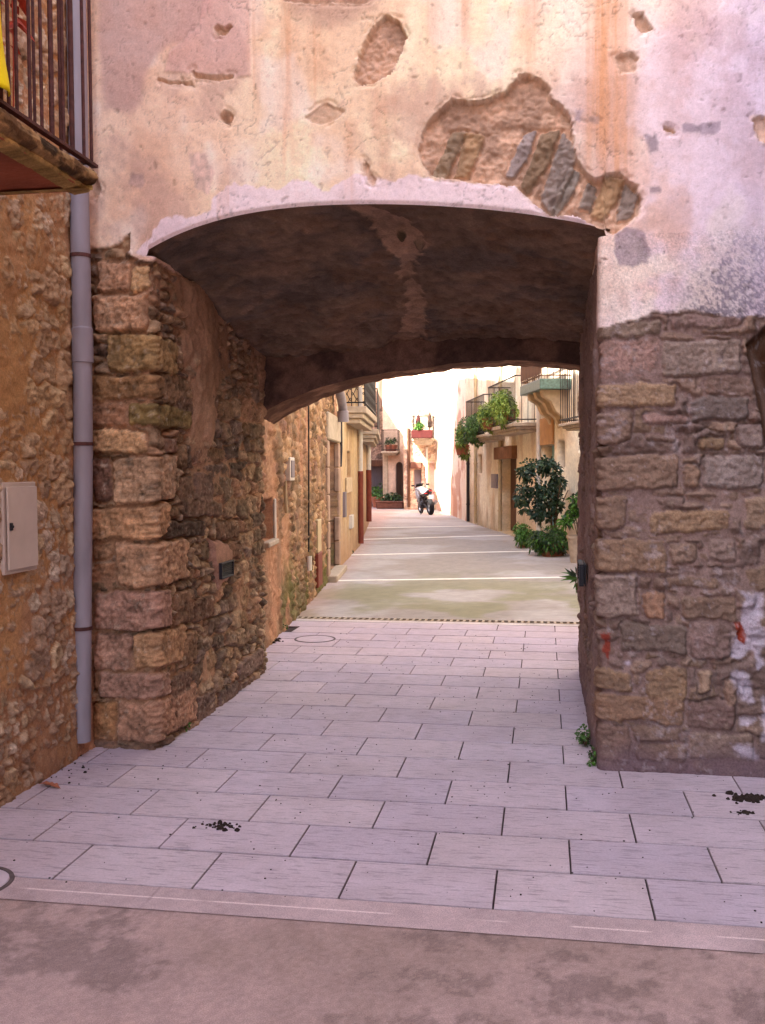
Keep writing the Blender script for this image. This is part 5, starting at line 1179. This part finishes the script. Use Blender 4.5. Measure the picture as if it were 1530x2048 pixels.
#==BIKE==
# ------------------------------------------------------------------ motorcycle, built along local +X forward, z up
M_RUB=noise_mat('tyre_rubber',(26,24,26),rough=.85,scale=30,var=.2,bump=.2)
M_BWHITE=noise_mat('white_fairing_paint',(160,158,162),rough=.3,scale=3,var=.03,bump=0,spec=.5)
M_BBLACK=noise_mat('black_motor_parts',(32,30,34),rough=.45,scale=18,var=.3,bump=.1)
M_STEEL=noise_mat('brushed_steel',(150,148,150),rough=.35,scale=18,var=.1,bump=0,metal=.8)
M_REDL=noise_mat('red_tail_lens',(170,26,22),rough=.3,scale=10,var=.1,bump=0)
def bike(loc,rz,lean):
    e_=empty('motorcycle',loc,'white and black sports motorcycle parked by the peeling far wall','motorcycle');e_.rotation_euler=(lean,0,rz)
    def wheel(x,R,wd,nm):
        m=MB();ax=(np.array([1,0,0.]),np.array([0,0,1.]),np.array([0,1.,0]))
        pr=[(R-.11,-wd*.35),(R-.06,-wd*.5),(R-.015,-wd*.35),(R,0),(R-.015,wd*.35),(R-.06,wd*.5),(R-.11,wd*.35),(R-.11,-wd*.35)]
        m.lathe((x,0,R),pr,36,axis=ax);w_=m.build('wheel',M_RUB,e_,smooth=True,local=True)
        m=MB();m.lathe((x,0,R),[(R-.115,-wd*.3),(R-.10,-wd*.34),(R-.10,wd*.34),(R-.115,wd*.3),(R-.13,0),(R-.115,-wd*.3)],36,axis=ax)
        for k in range(5):
            a=k*2*math.pi/5;m.box((x+math.cos(a)*R*.35,0,R+math.sin(a)*R*.35),(R*.7,.03,.035),axes=(np.array([math.cos(a),0,math.sin(a)]),np.array([0,1.,0]),np.array([-math.sin(a),0,math.cos(a)])))
        m.lathe((x,0,R),[(.001,-.07),(.05,-.07),(.05,.07),(.001,.07)],16,axis=ax);m.build('rim',M_STEEL,w_,local=True)
    wheel(-.70,.315,.18,'rear');wheel(.72,.30,.12,'front')
    # fork
    m=MB()
    for y in(-.10,.10):m.tube([(.72,y,.30),(.50,y,.86)],[.028,.022],10)
    m.box((.50,0,.86),(.08,.26,.03),ch=.008);m.build('fork',M_STEEL,e_,True,True)
    # front mudguard
    m=MB();pts=[(.72+.34*math.cos(t),0,.30+.34*math.sin(t)) for t in np.linspace(.5,2.6,9)]
    for a,b in zip(pts[:-1],pts[1:]):
        m.add([(a[0],-.07,a[2]-.02),(a[0],0,a[2]),(a[0],.07,a[2]-.02),(b[0],-.07,b[2]-.02),(b[0],0,b[2]),(b[0],.07,b[2]-.02)],[(0,1,4,3),(1,2,5,4)])
    m.build('mudguard',M_BWHITE,e_,True,True)
    # swing arm, frame and engine
    m=MB();m.tube([(-.70,.12,.315),(-.15,.12,.42)],.03,8);m.tube([(-.70,-.12,.315),(-.15,-.12,.42)],.03,8)
    m.tube([(-.2,.13,.45),(.45,.05,.84)],.03,8);m.tube([(-.2,-.13,.45),(.45,-.05,.84)],.03,8);m.tube([(-.2,.11,.5),(-.75,.09,.86)],.018,8);m.tube([(-.2,-.11,.5),(-.75,-.09,.86)],.018,8);m.build('frame',M_BBLACK,e_,True,True)
    m=MB();m.box((.06,0,.40),(.44,.34,.30),ch=.06);m.box((.18,0,.56),(.26,.30,.24),ch=.04);m.lathe((.0,0,.36),[(.001,-.22),(.10,-.22),(.12,-.17),(.12,.17),(.10,.22),(.001,.22)],18,axis=(np.array([1,0,0.]),np.array([0,0,1.]),np.array([0,1.,0])));m.build('engine',M_BBLACK,e_,False,True)
    # ring-based bodies
    def hull(rings,name,mat,n=14):
        m=MB();V=[]
        for (x,zc_,hy,hz) in rings:
            V+=[(x,hy*math.copysign(abs(math.cos(a))**.8,math.cos(a)),zc_+hz*math.copysign(abs(math.sin(a))**.8,math.sin(a))) for a in [2*math.pi*j/n for j in range(n)]]
        k=len(rings);m.add(V,[(i*n+j,i*n+(j+1)%n,(i+1)*n+(j+1)%n,(i+1)*n+j) for i in range(k-1) for j in range(n)]+[tuple(range(n)),tuple((k-1)*n+j for j in range(n))]);return m.build(name,mat,e_,True,True)
    hull([(-.18,.78,.08,.06),(-.10,.83,.14,.10),(.10,.88,.19,.14),(.30,.87,.17,.13),(.42,.82,.09,.08)],'tank',M_BWHITE)
    hull([(.25,.60,.20,.14),(.42,.70,.24,.20),(.58,.86,.22,.22),(.72,.92,.16,.16),(.82,.88,.06,.07)],'fairing',M_BWHITE)
    hull([(-.10,.80,.12,.05),(-.30,.80,.15,.05),(-.50,.84,.14,.05),(-.62,.88,.11,.05)],'seat',M_BBLACK)
    hull([(-.40,.78,.10,.06),(-.60,.86,.13,.07),(-.82,.93,.11,.06),(-.96,.97,.05,.03)],'tail',M_BBLACK)
    m=MB();m.box((-.95,0,.93),(.03,.12,.04),ch=.01);m.build('tail_light',M_REDL,e_,False,True)
    pa=(np.array([.35,0,.94]),np.array([0,1.,0]),np.array([-.94,0,.35]))
    m=MB();m.box((-.985,0,.70),(.008,.20,.16),rz=0,ch=.003);m.build('number_plate',M_BWHITE,e_,False,True)
    m=MB();m.box((-.93,0,.80),(.10,.05,.22),ch=.01);m.build('plate_holder',M_BBLACK,e_,False,True)
    for sg in(-1,1):
        m=MB();m.tube([(.46,sg*.08,.93),(.44,sg*.20,.97),(.34,sg*.34,.96)],.016,8);h_=m.build('handlebar',M_BBLACK,e_,True,True)
        m=MB();m.tube([(.55,sg*.14,1.02),(.52,sg*.26,1.12)],.008,6);m.box((.50,sg*.30,1.13),(.03,.13,.07),ch=.01);m.build('mirror',M_BBLACK,e_,False,True)
        m=MB();m.tube([(-.86,sg*.10,.84),(-.87,sg*.17,.84)],.012,6);m.box((-.87,sg*.19,.84),(.04,.06,.035),ch=.01);m.build('indicator',M_REDL,e_,False,True)
    m=MB();m.tube([(.30,-.12,.34),(.0,-.16,.22),(-.35,-.17,.30)],.025,10);m.tube([(-.35,-.17,.30),(-.40,-.18,.33),(-.85,-.21,.50)],[.03,.055,.06],14);m.build('exhaust',M_STEEL,e_,True,True)
    m=MB();m.add([(.74,-.13,1.02),(.74,.13,1.02),(.52,.15,1.20),(.52,-.15,1.20)],[(0,1,2,3)]);m.build('windscreen',M_GLASS,e_,False,True)
    m=MB();m.tube([(-.1,.12,.30),(-.16,.26,.02)],.012,8);m.build('side_stand',M_BBLACK,e_,False,True)
bg_=gnd(864,1030)
print('bike',bg_)
bike((bg_[0]-.30,bg_[1]+.62,0.0),R_(112),R_(-5))
